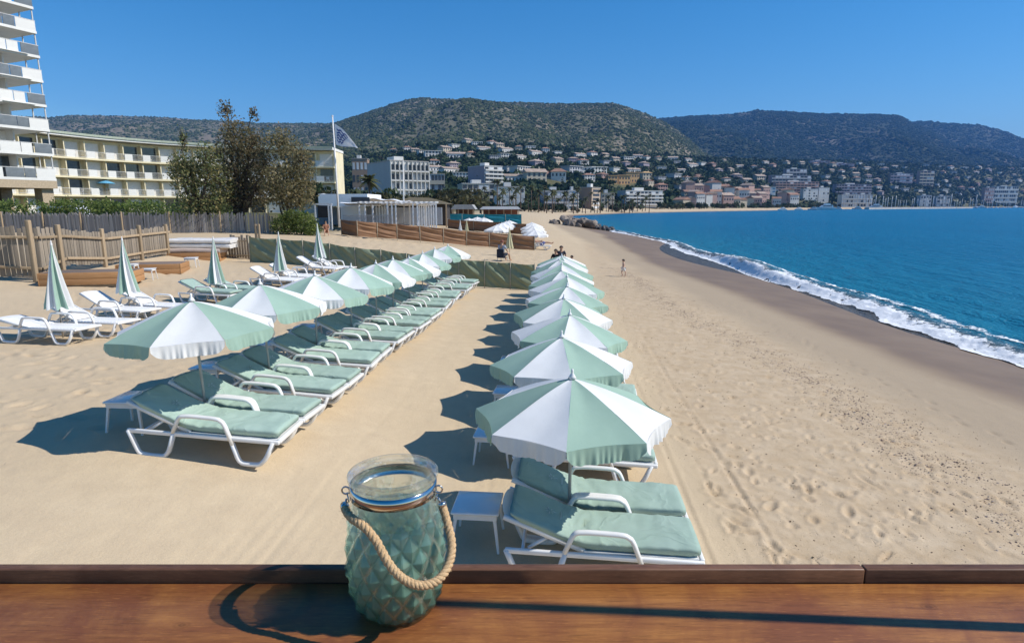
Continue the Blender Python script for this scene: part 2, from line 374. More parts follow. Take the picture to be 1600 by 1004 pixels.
# pebbles and weed scattered along the old tide line
def scatter_stones(name, n, fx, mat, smin, smax, label):
    V = []; Q = []; rng = np.random.default_rng(5 if name == 'pebbles' else 9)
    X, Y = fx(rng, n); Z = np.interp(0, [0], [0])+ground_z(X, Y)
    base = np.array([(1,0,0),(0,1,0),(-1,0,0),(0,-1,0),(0,0,.7),(0,0,-.5)], float)
    for k in range(n):
        s = smin+(smax-smin)*rng.random()**3; p = base*np.array([s*rng.uniform(.6, 1.5), s*rng.uniform(.5, 1.1), s*.75]); a = rng.uniform(0, 6.28)
        c_, s_ = math.cos(a), math.sin(a); p = np.stack([p[:, 0]*c_-p[:, 1]*s_, p[:, 0]*s_+p[:, 1]*c_, p[:, 2]], -1)*rng.uniform(.8, 1.2, (6, 1))+(X[k], Y[k], Z[k])
        V.append(p)
    V = np.concatenate(V); tri = np.array([(0,1,4),(1,2,4),(2,3,4),(3,0,4),(1,0,5),(2,1,5),(3,2,5),(0,3,5)]); Q = (tri[None]+6*np.arange(n)[:, None, None]).reshape(-1, 3)
    o = link(name, np_mesh(name, V, Q, mat, False)); tag(o, label, kind='stuff'); return o
def isl_mat(name, stops, rough=.8, spec=.3):
    g = NG(name); g.setb(Base_Color=g.ramp(g.n('ShaderNodeNewGeometry').outputs['Random Per Island'], stops), Roughness=rough); g.b.inputs['Specular IOR Level'].default_value = spec; return g.mat
scatter_stones('pebbles', 15000, lambda r, n: ((lambda y: (6.25-.25*np.sin(y*.35)+r.normal(0, .42, n), y))(4+34*r.random(n)**1.4)), isl_mat('pebble', [(0, (.10, .075, .07)), (.4, (.2, .14, .115)), (.7, (.27, .19, .15)), (1, (.5, .42, .36))]), .005, .022, 'band of small dark pebbles and shells along the old tide line')
scatter_stones('seaweed_debris', 7500, lambda r, n: ((lambda y: (r.uniform(2.2, 8.2, n), y))(4+30*r.random(n)**1.3)), isl_mat('weed', [(0, (.05, .032, .02)), (1, (.19, .125, .07))]), .003, .016, 'dark crumbs of dry weed scattered over the trampled sand')

# ------------------------------------------------------------------ sea
sy_ = log_rows([(3.0, 300, .012), (300, 15000, .05)])
su = np.concatenate([np.linspace(-.9, .0, 10, endpoint=False), np.linspace(.0, 1.15, 330, endpoint=False), np.linspace(1.15, 5, 40)])
SX = su[None, :]*sy_[:, None]; SY = np.repeat(sy_[:, None], len(su), 1)
XB_Y = [3, 19, 27, 38, 46, 57, 75, 115]; XB_X = [16.2, 16.5, 17.2, 18.2, 18.3, 17.7, 19.9, 18.3]     # back of the foam
XF_Y = [3, 15.8, 20.6, 27, 33, 38, 44, 52, 60, 75, 115]; XF_X = [13.3, 13.8, 14.0, 14.9, 14.9, 14.9, 15.7, 16.4, 16.5, 18.5, 17.0]
fade = np.exp(-SY/90)
xs0 = interp(SY, XF_Y, XF_X); off = SX-xs0
ph = .9*fbm(SX*.05, SY*.05, 3, 51)*6
SZ = SEA+fade*(.05*np.sin(off*1.25+ph+.2*SY)+.03*np.sin(off*2.3-.45*SY+ph*1.7)+.05*fbm(SX*.8, SY*.45, 4, 55))*sstep(1, 6, off)
curl = np.exp(-((SY-43)/10.0)**2)
front = np.where(off < 1.35, sstep(.0, .9, off-.15), np.exp(-((off-1.35)/1.5)**2))
SZ += (.62*curl+.16*(SY < 130)*(1-curl))*front*(off < 8)
SZ += .16*np.exp(-((off-6.5)/1.3)**2)*np.exp(-((SY-24)/16)**2)*(.6+.6*fbm(SX*.2, SY*.15, 2, 58))
g = NG('sea_water'); c = g.coord('Object'); tb = g.attr('turbid'); shal = g.attr('shallow')
mp = g.n('ShaderNodeMapping'); mp.inputs['Scale'].default_value = (1, .38, 1); mp.inputs['Rotation'].default_value = (0, 0, R(8)); g.l(c, mp.inputs[0])
nw = g.noise(mp.outputs[0], .9, 6, .62); nw2 = g.noise(mp.outputs[0], .035, 5, .6); nw3 = g.noise(mp.outputs[0], 4.5, 4, .6)
deep = g.mix(g.mapr(nw2, .3, .7), (.0, .125, .25), (.001, .152, .29))
deep = g.mix(shal, deep, (.008, .185, .28))
deep = g.mix(tb, deep, (.10, .080, .060))
bh = g.math('ADD', nw, g.math('MULTIPLY', nw3, .35))
g.setb(Base_Color=deep, Roughness=.27, Normal=g.bump(bh, 1.0, .75), IOR=1.33); g.b.inputs['Specular IOR Level'].default_value = .24
turb = sstep(2.4, .6, off)*(SY < 130)*.95; shal_ = np.exp(-np.maximum(off-1, 0)/14)*(SY < 200)
me = np_mesh('sea', np.stack([SX, SY, SZ], -1).reshape(-1, 3), grid_q(*SX.shape), g.mat, True, {'turbid': turb, 'shallow': shal_})
tag(link('sea', me), kind='structure', label='blue sea filling the bay')

# foam of the breaking wave: a lumpy strip lying on water and sand
fy = log_rows([(8.0, 130, .0045)]); fc = np.linspace(0, 1, 60)
FYg = np.repeat(fy[:, None], 60, 1); FC = np.repeat(fc[None, :], len(fy), 0)
xf = interp(fy, XF_Y, XF_X)+(.45*fbm(fy*.35, fy*0, 3, 61)+.18*fbm(fy*1.3, fy*0+5, 3, 62))*np.clip(1-np.exp(-((fy-43)/8)**2), .15, 1); xb = interp(fy, XB_Y, XB_X)+.9+.8*fbm(fy*.3, fy*0+9, 3, 63)
wd = (xb-xf); wd = np.where(fy > 60, np.maximum(wd, 1.2), wd); FX = xf[:, None]+wd[:, None]*FC
offf = FX-interp(FYg, XF_Y, XF_X); crl = np.exp(-((FYg-43)/10)**2)
fr = np.where(offf < 1.35, sstep(0, .9, offf-.15), np.exp(-((offf-1.35)/1.5)**2))
wz = SEA+(.62*crl+.16*(1-crl))*fr
FZ = np.maximum(wz, ground_z(FX, FYg))+.012+.10*np.clip(fbm(FX*1.6, FYg*1.6, 4, 65)+.35, 0, 1)*np.sin(np.pi*np.clip(FC*1.1, 0, 1))**.6+.05*np.clip(fbm(FX*6, FYg*6, 3, 66), -.3, 1)*sstep(0, .15, FC)
FCn = FC+.10*fbm(FX*.5, FYg*.5, 3, 68); cov = np.minimum(sstep(0, .05, FC)*(1-.50*sstep(.12, .40, FCn)+.38*sstep(.5, .72, FCn)*sstep(.9, .66, FCn)), sstep(1, .5, FCn)*.93)
g = NG('foam'); c = g.coord('Object'); cv = g.attr('cover')
na = g.noise(c, 1.7, 7, .68, 1.2); nb = g.noise(c, 5.5, 6, .72, .8)
fa = g.math('ADD', g.math('MULTIPLY', cv, .47), g.math('MULTIPLY', g.math('ADD', g.math('MULTIPLY', na, .5), g.math('MULTIPLY', nb, .5)), .95))
al = g.mapr(fa, .76, .83)
g.setb(Base_Color=g.mix(g.mapr(nb, .3, .65), (.74, .76, .76), (.9, .9, .9)), Roughness=.7, Normal=g.bump(g.noise(c, 14, 5, .7), .6, .04), Alpha=al)
me = np_mesh('surf_foam', np.stack([FX, FYg, FZ], -1).reshape(-1, 3), grid_q(*FX.shape), g.mat, True, {'cover': cov})
tag(link('surf_foam', me), 'white foam of the wave breaking along the shore', kind='stuff')

# ------------------------------------------------------------------ hills
def hill(prof, Yr, Yb, zb, mat, scrub, n_scrub, smin, smax, seed, gul, ncol=260, nrow=70):
    px = np.array([p[0] for p in prof], float); py = np.array([p[1] for p in prof], float)
    def H(p, s):                                                  # p pixel column (direction), s 0 base .. 1 ridge .. 1.3 behind
        yr = interp(p, px, Yr(px)) if callable(Yr) else Yr
        Y = Yb(p)+(yr-Yb(p))*s; zr = zat(interp(p, px, py), yr)+yr*.0011*fbm(p*.11, p*0, 4, seed+3)
        f = np.where(s < 1, np.clip(s, 0, 1)**1.25*.75+.25*np.sin(np.clip(s, 0, 1)*np.pi/2), np.cos(np.clip((s-1)/.35, 0, 1)*np.pi/2)*.5+.5)
        X = (p-800)/F*Y*1.0; e = np.sin(np.clip(s, 0, 1)*np.pi)*(1-np.clip(s, 0, 1)**3)
        gl = fbm(X/(gul*2.2), Y/(gul*4), 4, seed)+.5*np.abs(fbm(X/gul, Y/(gul*3), 3, seed+7))
        return X, Y, zb+(zr-zb)*f+(zr-zb)*.25*e*gl
    P, S = np.meshgrid(np.linspace(px[0], px[-1], ncol), np.concatenate([np.linspace(0, 1, nrow), np.linspace(1.02, 1.35, 10)]))
    X, Y, Z = H(P, S)
    tag(link('hill', np_mesh('hill', np.stack([X, Y, Z], -1).reshape(-1, 3), grid_q(*X.shape), mat, True)), kind='structure')
    rng = np.random.default_rng(seed); p = rng.uniform(px[0], px[-1], n_scrub); s = rng.uniform(.0, 1.02, n_scrub)
    keep = fbm(p*.02, s*3, 3, seed+2)+rng.uniform(-.5, .9, n_scrub) > -.15; p = p[keep]; s = s[keep]; n = len(p)
    X, Y, Z = H(p, s); r = smin+(smax-smin)*rng.random(n)**2
    ring = np.array([(math.cos(a), math.sin(a), 0) for a in np.arange(6)*math.pi/3]); ring2 = ring*.72+np.array([0, 0, .55]); top = np.array([[0, 0, .95]])
    b = np.concatenate([ring, ring2, top]); V = b[None]*r[:, None, None]*rng.uniform(.75, 1.25, (n, 13, 1))*np.array([1, 1, .9])+np.stack([X, Y, Z-r*.25], -1)[:, None]
    tri = [(k, (k+1) % 6, 6+k) for k in range(6)]+[((k+1) % 6, 6+(k+1) % 6, 6+k) for k in range(6)]+[(6+k, 6+(k+1) % 6, 12) for k in range(6)]
    Q = (np.array(tri)[None]+13*np.arange(n)[:, None, None]).reshape(-1, 3)
    tag(link('hill_scrub', np_mesh('hill_scrub', V.reshape(-1, 3), Q, scrub, False)), 'dark evergreen scrub covering a hillside', kind='stuff')
def hill_mat(name, a, b, rock, sc):
    g = NG(name); c = g.coord('Object'); n = g.noise(c, sc, 7, .65); n2 = g.noise(c, sc*6, 5, .7); n3 = g.noise(c, sc*.35, 4, .6)
    col = g.mix(g.mapr(n2, .35, .65), a, b); col = g.mix(g.math('MULTIPLY', g.mapr(n, .47, .60), g.mapr(n3, .40, .56)), col, rock)
    g.setb(Base_Color=col, Roughness=.95, Normal=g.bump(n2, .8, 6)); g.b.inputs['Specular IOR Level'].default_value = .1; return g.mat
hmA = hill_mat('hill_garrigue', (.10, .105, .065), (.17, .155, .105), (.27, .215, .165), .006)
hmB = hill_mat('hill_forest', (.026, .038, .022), (.055, .062, .036), (.16, .14, .11), .004)
scA = isl_mat('scrub', [(0, (.026, .042, .018)), (.6, (.06, .075, .034)), (1, (.105, .105, .055))], .95, .1)
scB = isl_mat('forest_scrub', [(0, (.010, .02, .010)), (.7, (.024, .038, .018)), (1, (.05, .06, .032))], .95, .1)
def townback(p): return interp(p, TP, TY1)*.93
hill([(-300,190),(0,186),(75,182),(110,184),(140,180),(200,181),(280,184),(345,188),(420,193),(500,193),(560,192),(600,191),(640,190)], 3000, lambda p: 950+0*p, 20, hmA, scA, 26000, 3.5, 9, 101, 260)
hill([(400,262),(450,235),(500,206),(545,188),(600,170),(640,157),(668,153),(700,155),(730,156),(765,160),(800,160),(880,162),(950,161),(975,168),(1000,178),(1030,192),(1060,212),(1090,238),(1125,256),(1170,275)], 2300, townback, 45, hmA, scA, 46000, 2.6, 7, 102, 200)
hill([(900,215),(960,196),(1020,186),(1060,182),(1130,178),(1165,172),(1200,174),(1250,177),(1300,178),(1350,179),(1380,181),(1400,192),(1450,215),(1520,250)], 4300, lambda p: np.maximum(townback(p), 2100), 60, hmB, scB, 42000, 5, 13, 103, 330)
hill([(1330,205),(1380,191),(1420,190),(1460,193),(1500,195),(1540,205),(1570,218),(1600,228),(1660,250),(1750,268),(1850,285)], 5000, lambda p: np.maximum(townback(p), 2500), 60, hmB, scB, 24000, 6, 15, 104, 360)
hill([(1440,240),(1500,226),(1560,219),(1600,217),(1700,214),(1850,220),(2000,250),(2200,290)], 8200, lambda p: np.maximum(townback(p), 5200), 60, hmB, scB, 9000, 8, 20, 105, 500, 120, 30)

# ------------------------------------------------------------------ haze
hz = MB().box(-4500, 11500, -60, 9200, -6, 1080).build('haze', [])
g = NG('haze_air'); g.t.nodes.remove(g.b)
pv = g.n('ShaderNodeVolumePrincipled'); pv.inputs['Color'].default_value = (.14, .42, 1.0, 1); pv.inputs['Density'].default_value = 8e-5; pv.inputs['Anisotropy'].default_value = 0
g.l(pv.outputs[0], g.out.inputs['Volume']); hz.data.materials.append(g.mat); tag(hz, kind='stuff')
# ------------------------------------------------------------------ beach furniture
M_plastic = pmat('white_plastic', (.80, .79, .77), .32, .05, 3, spec=.5, rnd=.03)
M_tabletop = pmat('glossy_white_plastic', (.78, .79, .80), .16, .03, 3, spec=.6)
def fabric(name, a, b, sc=5, trans=.0, rnd=.07, rough=.85, fold=0):
    g = NG(name); c = g.coord('Object'); n = g.noise(c, sc, 5, .6); n2 = g.noise(c, 350, 2, .5)
    col = g.mix(g.mapr(n, .3, .7), a, b); oi = g.n('ShaderNodeObjectInfo').outputs['Random']; h = g.n('ShaderNodeHueSaturation'); g.l(col, h.inputs['Color']); g.l(g.mapr(oi, 0, 1, 1-rnd, 1+rnd), h.inputs['Value'])
    g.setb(Base_Color=h.outputs[0], Roughness=rough, Normal=g.bump(g.math('ADD', n2, g.math('MULTIPLY', g.noise(c, 28, 4, .6), 2)), .12, .004)); g.b.inputs['Specular IOR Level'].default_value = .2
    if fold:
        oi2 = g.n('ShaderNodeVectorMath', operation='ADD'); cb = g.n('ShaderNodeCombineXYZ'); g.l(g.math('MULTIPLY', oi, 31), cb.inputs[0]); g.l(c, oi2.inputs[0]); g.l(cb.outputs[0], oi2.inputs[1]); fn = g.noise(oi2.outputs[0], 1.9, 2, .45, 1.3); rg = g.math('ABSOLUTE', g.math('SUBTRACT', fn, .5)); g.setb(Normal=g.bump(g.math('MULTIPLY', g.mapr(rg, 0, .07), -1), .30, .014))
    if trans:
        tr = g.n('ShaderNodeBsdfTranslucent'); g.l(h.outputs[0], tr.inputs[0]); mx = g.n('ShaderNodeMixShader', i_0=trans); g.l(g.b.outputs[0], mx.inputs[1]); g.l(tr.outputs[0], mx.inputs[2]); g.l(mx.outputs[0], g.out.inputs[0])
    return g.mat
M_canG = fabric('green_canvas', (.315, .455, .37), (.345, .49, .40), trans=.12)
M_canW = fabric('white_canvas', (.74, .74, .73), (.79, .79, .78), trans=.12)
M_matt = fabric('green_cushion_cloth', (.31, .42, .355), (.365, .475, .41), 3, fold=1)
M_print = pmat('white_print', (.75, .78, .76), .8)
M_pole = pmat('pale_metal_pole', (.42, .40, .37), .4, .1, 5, metal=.3)
M_wpole = pmat('white_painted_pole', (.72, .71, .69), .45, .06, 5)

def legpts(p):
    """rounds the corners of a polyline in XZ"""
    out = [p[0]]
    for a, b, c in zip(p[:-2], p[1:-1], p[2:]):
        for t in (.25, .5, .75):
            q0 = (b[0]+(a[0]-b[0])*.42, b[1]+(a[1]-b[1])*.42); q1 = (b[0]+(c[0]-b[0])*.42, b[1]+(c[1]-b[1])*.42)
            out.append(((1-t)**2*q0[0]+2*t*(1-t)*b[0]+t*t*q1[0], (1-t)**2*q0[1]+2*t*(1-t)*b[1]+t*t*q1[1]))
    return out+[p[-1]]
def flat_tube(pts, y, w, h, m=None):
    b = m or MB(); return b.tube([(x, y, z) for x, z in pts], 1, 8, 0, True, h/2*1.12, w/2*1.12, up=None)
_part = {}
def shared(name, key, fn, mats):
    if key not in _part: _part[key] = fn().mesh(name, mats)
    return _part[key]
HX, HZ = -.14, .335
def back_pt(s, ang, off=0):                # s metres up the backrest, off metres above it
    return (HX-s*math.cos(ang)-off*math.sin(ang), HZ+s*math.sin(ang)+off*math.cos(ang))
def mattress_mesh(ang, seed):
    rng = random.Random(seed); th = .074; W = .30
    path = [(x, HZ+.03, 0) for x in np.linspace(.90, HX+.12, 22)]
    for k in range(1, 7):
        a = ang*k/7; path.append((HX+.12-.24*k/7, HZ+.03+.24*(k/7)**2*math.tan(ang)*.5, a))
    for s in np.linspace(.13, .70, 14): x, z = back_pt(s, ang, .03); path.append((x, z, ang))
    nu = len(path); ncs = 28
    def cs(t):                             # rounded-rectangle section: (across, up)
        a = 2*math.pi*t; c_, s_ = math.cos(a), math.sin(a); n = 5.0
        r = (abs(c_)**n+abs(s_)**n)**(-1/n); return c_*r*W, s_*r*th/2+th/2
    vs_ = []
    for i, (x, z, a) in enumerate(path):
        e = min(i, nu-1-i); k = 1 if e > 1 else (.93 if e == 1 else .80)
        for j in range(ncs):
            w_, h_ = cs(j/ncs)
            yy = w_*(1 if e > 0 else .96); hh = (h_-th/2)*k+th/2
            up = max(0, hh/th-.3); nz = fbm(np.array([i*.22+seed*7]), np.array([yy*4.2+seed]), 4, seed)[0]; cr = abs(fbm(np.array([i*.5+yy*9+seed]), np.array([yy*3.0-i*.33]), 3, seed+5)[0])
            hinge = math.exp(-((i-24)/6)**2)
            d = up*(.020*nz+(.024+.034*hinge)*(.25-cr)*1.3-.012*math.cos(yy/W*1.5)**2*0)
            side = (1-abs(2*hh/th-1))*abs(yy)/W; yy *= 1+.035*side*nz+.02*side
            hh += d+(-.028 if hh < .02 else 0)*(abs(yy)/W)**4
            vs_.append((x-hh*math.sin(a), yy, z+hh*math.cos(a)))
    fs = [(i*ncs+j, (i+1)*ncs+j, (i+1)*ncs+(j+1) % ncs, i*ncs+(j+1) % ncs) for i in range(nu-1) for j in range(ncs)]
    fs += [tuple(range(ncs)), tuple((nu-1)*ncs+j for j in range(ncs-1, -1, -1))]
    return MB().add(vs_, fs, 0, True)
def emblem_mb(ang):
    b = MB()
    def P(u, v): x, z = back_pt(u, ang, .130); return (x, v, z)
    for k in range(7):
        a = k*2*math.pi/7+.3; l = .075 if k % 2 else .055; c = (.30, -.02)
        q = [(c[0]+math.cos(a+d)*r, c[1]+math.sin(a+d)*r) for d, r in ((0, .012), (.16, l*.6), (0, l), (-.16, l*.6))]
        b.add([P(*t) for t in q], [(0, 1, 2, 3), (3, 2, 1, 0)])
    b.add([P(.18, -.10), P(.18, .06), P(.188, .06), P(.188, -.10)], [(0, 1, 2, 3), (3, 2, 1, 0)])
    return b
def make_lounger(name, label, ang, cushion, seed=1, group=None):
    t = thing(name, label, 'sun lounger', group=group); k = (round(ang, 2), cushion)
    L1 = legpts([(-.85, .315), (-.80, .20), (-.73, .03), (-.60, .022), (-.42, .022), (-.37, .10), (-.31, .325)])
    AR = legpts([(-.315, .33), (-.25, .50), (-.22, .535), (-.10, .545), (.22, .54), (.285, .50), (.385, .245)])
    L2 = legpts([(.375, .26), (.45, .05), (.50, .022), (.60, .02), (.70, .022), (.77, .10), (.86, .315)])
    for s in (-1, 1):
        y = s*.335
        link('leg', shared('leg', ('l1', s), lambda: flat_tube(L1, y, .058, .05), M_plastic), t)
        link('leg', shared('leg', ('l2', s), lambda: flat_tube(L2, y, .058, .05), M_plastic), t)
        link('armrest', shared('armrest', ('ar', s), lambda: flat_tube(AR, y+s*.006, .058, .042), M_plastic), t)
        link('side_rail', shared('side_rail', ('sr', s), lambda: MB().bbox(-.86, .93, y-.022 if s > 0 else y-.018, y+.018 if s > 0 else y+.022, .285, .335, .012), M_plastic), t)
        def br():
            a = back_pt(.0, ang, -.01); b = back_pt(.80, ang, -.01); return MB().tube([(a[0], s*.285, a[1]), (b[0], s*.285, b[1])], 1, 8, 0, True, .028, .018)
        link('backrest_rail', shared('backrest_rail', ('br', s, k), br, M_plastic), t)
        def st():
            a = back_pt(.34, ang, -.02); return MB().tube([(a[0], s*.25, a[1]), (a[0]-.20, s*.25, .30)], 1, 8, 0, True, .016, .02)
        link('back_strut', shared('back_strut', ('st', s, k), st, M_plastic), t)
    def head():
        b = MB(); pts = []
        for q in range(9):
            a = math.pi*q/8; pts.append((.70+.13*math.sin(a)**.6, .30*math.cos(a)))
        up = [Vector((*back_pt(s, ang, .012)[:1], y, back_pt(s, ang, .012)[1])) for s, y in pts]; dn = [Vector((back_pt(s, ang, -.02)[0], y, back_pt(s, ang, -.02)[1])) for s, y in pts]
        n = len(pts); return b.add(up+dn, [tuple(range(n)), tuple(range(2*n-1, n-1, -1))]+[((q+1) % n, q, n+q, n+(q+1) % n) for q in range(n)])
    link('headrest', shared('headrest', ('hd', k), head, M_plastic), t)
    link('foot_bar', shared('foot_bar', 'fb', lambda: MB().bbox(.89, .935, -.316, .316, .29, .345, .012), M_plastic), t)
    link('cross_bar', shared('cross_bar', 'cb', lambda: MB().tube([(-.70, -.33, .30), (-.70, .33, .30)], .016, 8), M_plastic), t)
    if cushion:
        link('seat_panel', shared('seat_panel', 'sp', lambda: MB().box(HX, .885, -.31, .31, .318, .338), M_plastic), t)
        def bp():
            a = [back_pt(s, ang, o) for s, o in ((.0, -.012), (.72, -.012), (.72, .008), (.0, .008))]; return MB().prism(a, -.265, .265)
        link('back_panel', shared('back_panel', ('bp', k), bp, M_plastic), t)
        m = link('mattress', shared('mattress', ('mt', k, seed), lambda: mattress_mesh(ang, seed), M_matt), t)
        link('emblem', shared('emblem', ('em', k), lambda: emblem_mb(ang), M_print), m)
    else:
        for q in range(13):
            x = HX+.03+q*.0765; link('slat', shared('slat', 'sl', lambda: MB().bbox(-.034, .034, -.312, .312, -.008, .010, .006), M_plastic), t, (x, 0, .332))
        for q in range(9):
            x, z = back_pt(.06+q*.0765, ang, 0); o = link('slat', _part['sl'], t, (x, 0, z)); o.scale = (1, .83, 1); o.rotation_euler = (0, ang, 0)
    return t

def arc_top(rho, drop): return -drop*(rho**1.22)
def panel_mb(a0, a1, Rr=.96, drop=.36, nt=8, nr=9, seed=0):
    p0 = Vector((math.cos(a0), math.sin(a0), 0))*Rr; p1 = Vector((math.cos(a1), math.sin(a1), 0))*Rr
    def f(t, s):
        q = p0.lerp(p1, t)*s*(1-.05*math.sin(math.pi*t)*s); z = arc_top(s, drop)-.035*math.sin(math.pi*t)*s*(1.15-s)*1.6+.004*math.sin(seed+t*9+s*7)*s
        return (q.x, q.y, z)
    return MB().grid(f, nt, nr, flip=True)
def valance_mb(a0, a1, Rr=.96, drop=.36, L=.155, seed=0, nt=56):
    rng = random.Random(seed); p0 = Vector((math.cos(a0), math.sin(a0), 0))*Rr; p1 = Vector((math.cos(a1), math.sin(a1), 0))*Rr; am = (a0+a1)/2; nrm = Vector((math.cos(am), math.sin(am), 0))
    ph = [rng.uniform(0, 6) for _ in range(4)]
    def f(t, s):
        q = p0.lerp(p1, .004+t*.992)*(1-.05*math.sin(math.pi*t)); l = L*(1-.62*abs(2*t-1)**7)
        wob = (.009*math.sin(t*33+ph[0]+2*math.sin(t*7+ph[3]))+.0075*math.sin(t*71+ph[1]+1.5*math.sin(t*11+ph[0]))+.012*math.sin(t*13+ph[2]))*s*(.3+.7*math.sin(math.pi*t)**.5)
        q = q+nrm*(wob+.012*s); return (q.x, q.y, -drop-s*l+.001)
    return MB().grid(f, nt, 5, flip=True)
APEX = 1.72
def make_umbrella(name, label, first_white, seed, group=None, colours=None):
    t = thing(name, label, 'beach umbrella', group=group); cA, cB = colours or (M_canG, M_canW)
    link('pole', shared('pole', 'pole', lambda: MB().cyl((0, 0, -.25), (0, 0, APEX), .017, 10), M_pole), t)
    link('finial', shared('finial', 'finial', lambda: MB().lathe([(.0, .085), (.010, .08), (.014, .06), (.012, .04), (.03, .012), (.042, -.012), (.0, -.014)], 12, c=(0, 0, APEX+.012)), M_plastic), t)
    def ribs():
        b = MB()
        for k in range(8):
            a = k*math.pi/4; b.tube([(.955*s*math.cos(a), .955*s*math.sin(a), APEX+arc_top(s, .36)-.012) for s in (0.02, .35, .7, 1)], .004, 5)
            b.cyl((.02*math.cos(a), .02*math.sin(a), APEX-.42), (.5*math.cos(a), .5*math.sin(a), APEX+arc_top(.5, .36)-.014), .0035, 5)
        return b
    r = link('rib_frame', shared('rib_frame', 'ribs', ribs, M_pole), t); r['kind'] = 'stuff'
    for k in range(8):
        a0, a1 = k*math.pi/4, (k+1)*math.pi/4; wm = (k % 2 == 0) == first_white; m = cB if wm else cA; sd_ = (k*3+seed) % 5
        key = (k, sd_, m.name)
        p = link('canopy_panel', shared('canopy_panel', ('cp',)+key, lambda: panel_mb(a0, a1, seed=sd_), m), t, (0, 0, APEX))
        link('valance', shared('valance', ('va',)+key, lambda: valance_mb(a0, a1, seed=sd_*8+k), m), p)
    return t
def make_table(label, group):
    t = thing('side_table', label, 'side table', group=group); h = .42
    def top():
        b = MB().bbox(-.24, .24, -.24, .24, h-.03, h, .014); return b
    link('tabletop', shared('tabletop', 'tt', top, M_tabletop), t)
    link('apron', shared('apron', 'tap', lambda: MB().box(-.215, .215, -.218, -.206, h-.085, h-.03).box(-.215, .215, .206, .218, h-.085, h-.03).box(-.218, -.206, -.204, .204, h-.085, h-.03).box(.206, .218, -.204, .204, h-.085, h-.03), M_plastic), t)
    for sx in (-1, 1):
        for sy in (-1, 1):
            def leg():
                b = MB(); q = []
                for z, o, w_ in ((h-.03, .185, .038), (h-.12, .20, .030), (0, .235, .022)):
                    q += [(sx*(o+w_*.5*a), sy*(o+w_*.5*c_), z) for a, c_ in ((-1, -1), (1, -1), (1, 1), (-1, 1))]
                f = [(0, 1, 2, 3), (11, 10, 9, 8)]+[(4*i+j, 4*i+(j+1) % 4, 4*i+4+(j+1) % 4, 4*i+4+j) for i in range(2) for j in range(4)]
                return b.add(q, f)
            link('leg', shared('leg', ('tl', sx, sy), leg, M_plastic), t)
    return t

ORD = ['nearest', 'second', 'third', 'fourth', 'fifth', 'sixth', 'seventh', 'eighth', 'ninth', 'tenth', 'eleventh']
rowR = [(893, 590, 5.95), (880, 528, 8.05), (884, 492, 9.95), (876, 465, 11.85), (881, 448, 13.6), (884, 433, 15.2), (880, 423, 16.9), (879, 413, 18.6), (877, 406, 20.4), (877, 402, 22.2), (877, 399, 24.2)]
rowL = [(306, 470, 7.4), (412, 445, 9.2), (487, 431, 11.0), (543, 418, 12.9), (584, 412, 14.7), (611, 405, 16.5), (637, 403, 18.4), (658, 396, 20.2), (682, 389, 22.5), (698, 384, 25)]
NCUSH = 5
lproto = [make_lounger('sun_lounger', 'x', R(21+1.5*(q % 3)), True, q+1) for q in range(NCUSH)]
uproto = {}
tproto = [None]
def put_umb(kind, rot, p, label, group, tilt):
    if kind not in uproto: uproto[kind] = make_umbrella('beach_umbrella', label, kind, 2 if kind else 4, group); o = uproto[kind]
    else: o = copy_tree(uproto[kind])
    o.location = p; o.rotation_euler = (tilt[0], tilt[1], rot); o['label'] = label; o['group'] = group; return o
used_l = set()
def settle(o, p, rz):                      # stands level with the slope of the sand, feet just sunk in
    c_, s_ = math.cos(rz), math.sin(rz); h = [gz(p[0]+c_*a-s_*b, p[1]+s_*a+c_*b) for a, b in ((-.6, -.33), (-.6, .33), (.6, -.33), (.6, .33))]
    o.rotation_euler = (math.atan2((h[1]+h[3]-h[0]-h[2])/2, .66), -.5*math.atan2((h[2]+h[3]-h[0]-h[1])/2, 1.2), rz); o.location = (p[0], p[1], sum(h)/4+.008)
def put_lounger(q, p, rz, label, group):
    o = lproto[q] if q not in used_l else copy_tree(lproto[q]); used_l.add(q); settle(o, p, rz); o['label'] = label; o['group'] = group; return o
def put_table(p, rz, label, group):
    if tproto[0] is None: tproto[0] = make_table(label, group); o = tproto[0]
    else: o = copy_tree(tproto[0])
    o.location = p; o.rotation_euler = (0, 0, rz); o['label'] = label; o['group'] = group; return o
rr = random.Random(11)
rotsR = [R(-90-8), R(-90+3), R(-90-12), R(-100), R(-90-20), R(-90), R(-75), R(-95), R(-88), R(-80), R(-92)]
kindsR = [False, False, True, False, True, True, False, True, False, True, False]
for i, (px, py, t) in enumerate(rowR):
    ap = at_t(px, py, t); g0 = gz(ap.x, ap.y); p = Vector((ap.x, ap.y, ap.z-APEX))
    if i > 5: p.z = max(p.z, g0-.12)
    put_umb(kindsR[i], rotsR[i], p, f'{ORD[i]} striped parasol in the sea-side row' + (', in front of the wooden counter' if i == 0 else ', counting from the counter'), 'green and white parasols in the sea-side row', (R(rr.uniform(-2.5, 2.5)), R(rr.uniform(-3, 3))))
    a = R(-7)+R(rr.uniform(-2, 2)); ca, sa = math.cos(a), math.sin(a)
    for s, side in ((-1, 'nearer'), (1, 'farther')):
        cx, cy_ = .27, s*.365-.02; x = ap.x+cx*ca-cy_*sa; y = ap.y+cx*sa+cy_*ca
        if i > 4 and s == 1: continue
        put_lounger((i*2+(s > 0)) % NCUSH, (x, y, gz(x, y)), a+R(rr.uniform(-1, 1)), f'green-cushioned white lounger under the {ORD[i]} parasol of the sea-side row, {side} of its pair', 'cushioned loungers in the sea-side row')
    if i < 4:
        x, y = ap.x-.93, ap.y+(.0 if i == 0 else -.1); put_table((x, y, gz(x, y)), a, f'low white plastic table by the loungers under the {ORD[i]} parasol of the sea-side row', 'white side tables by the parasols')
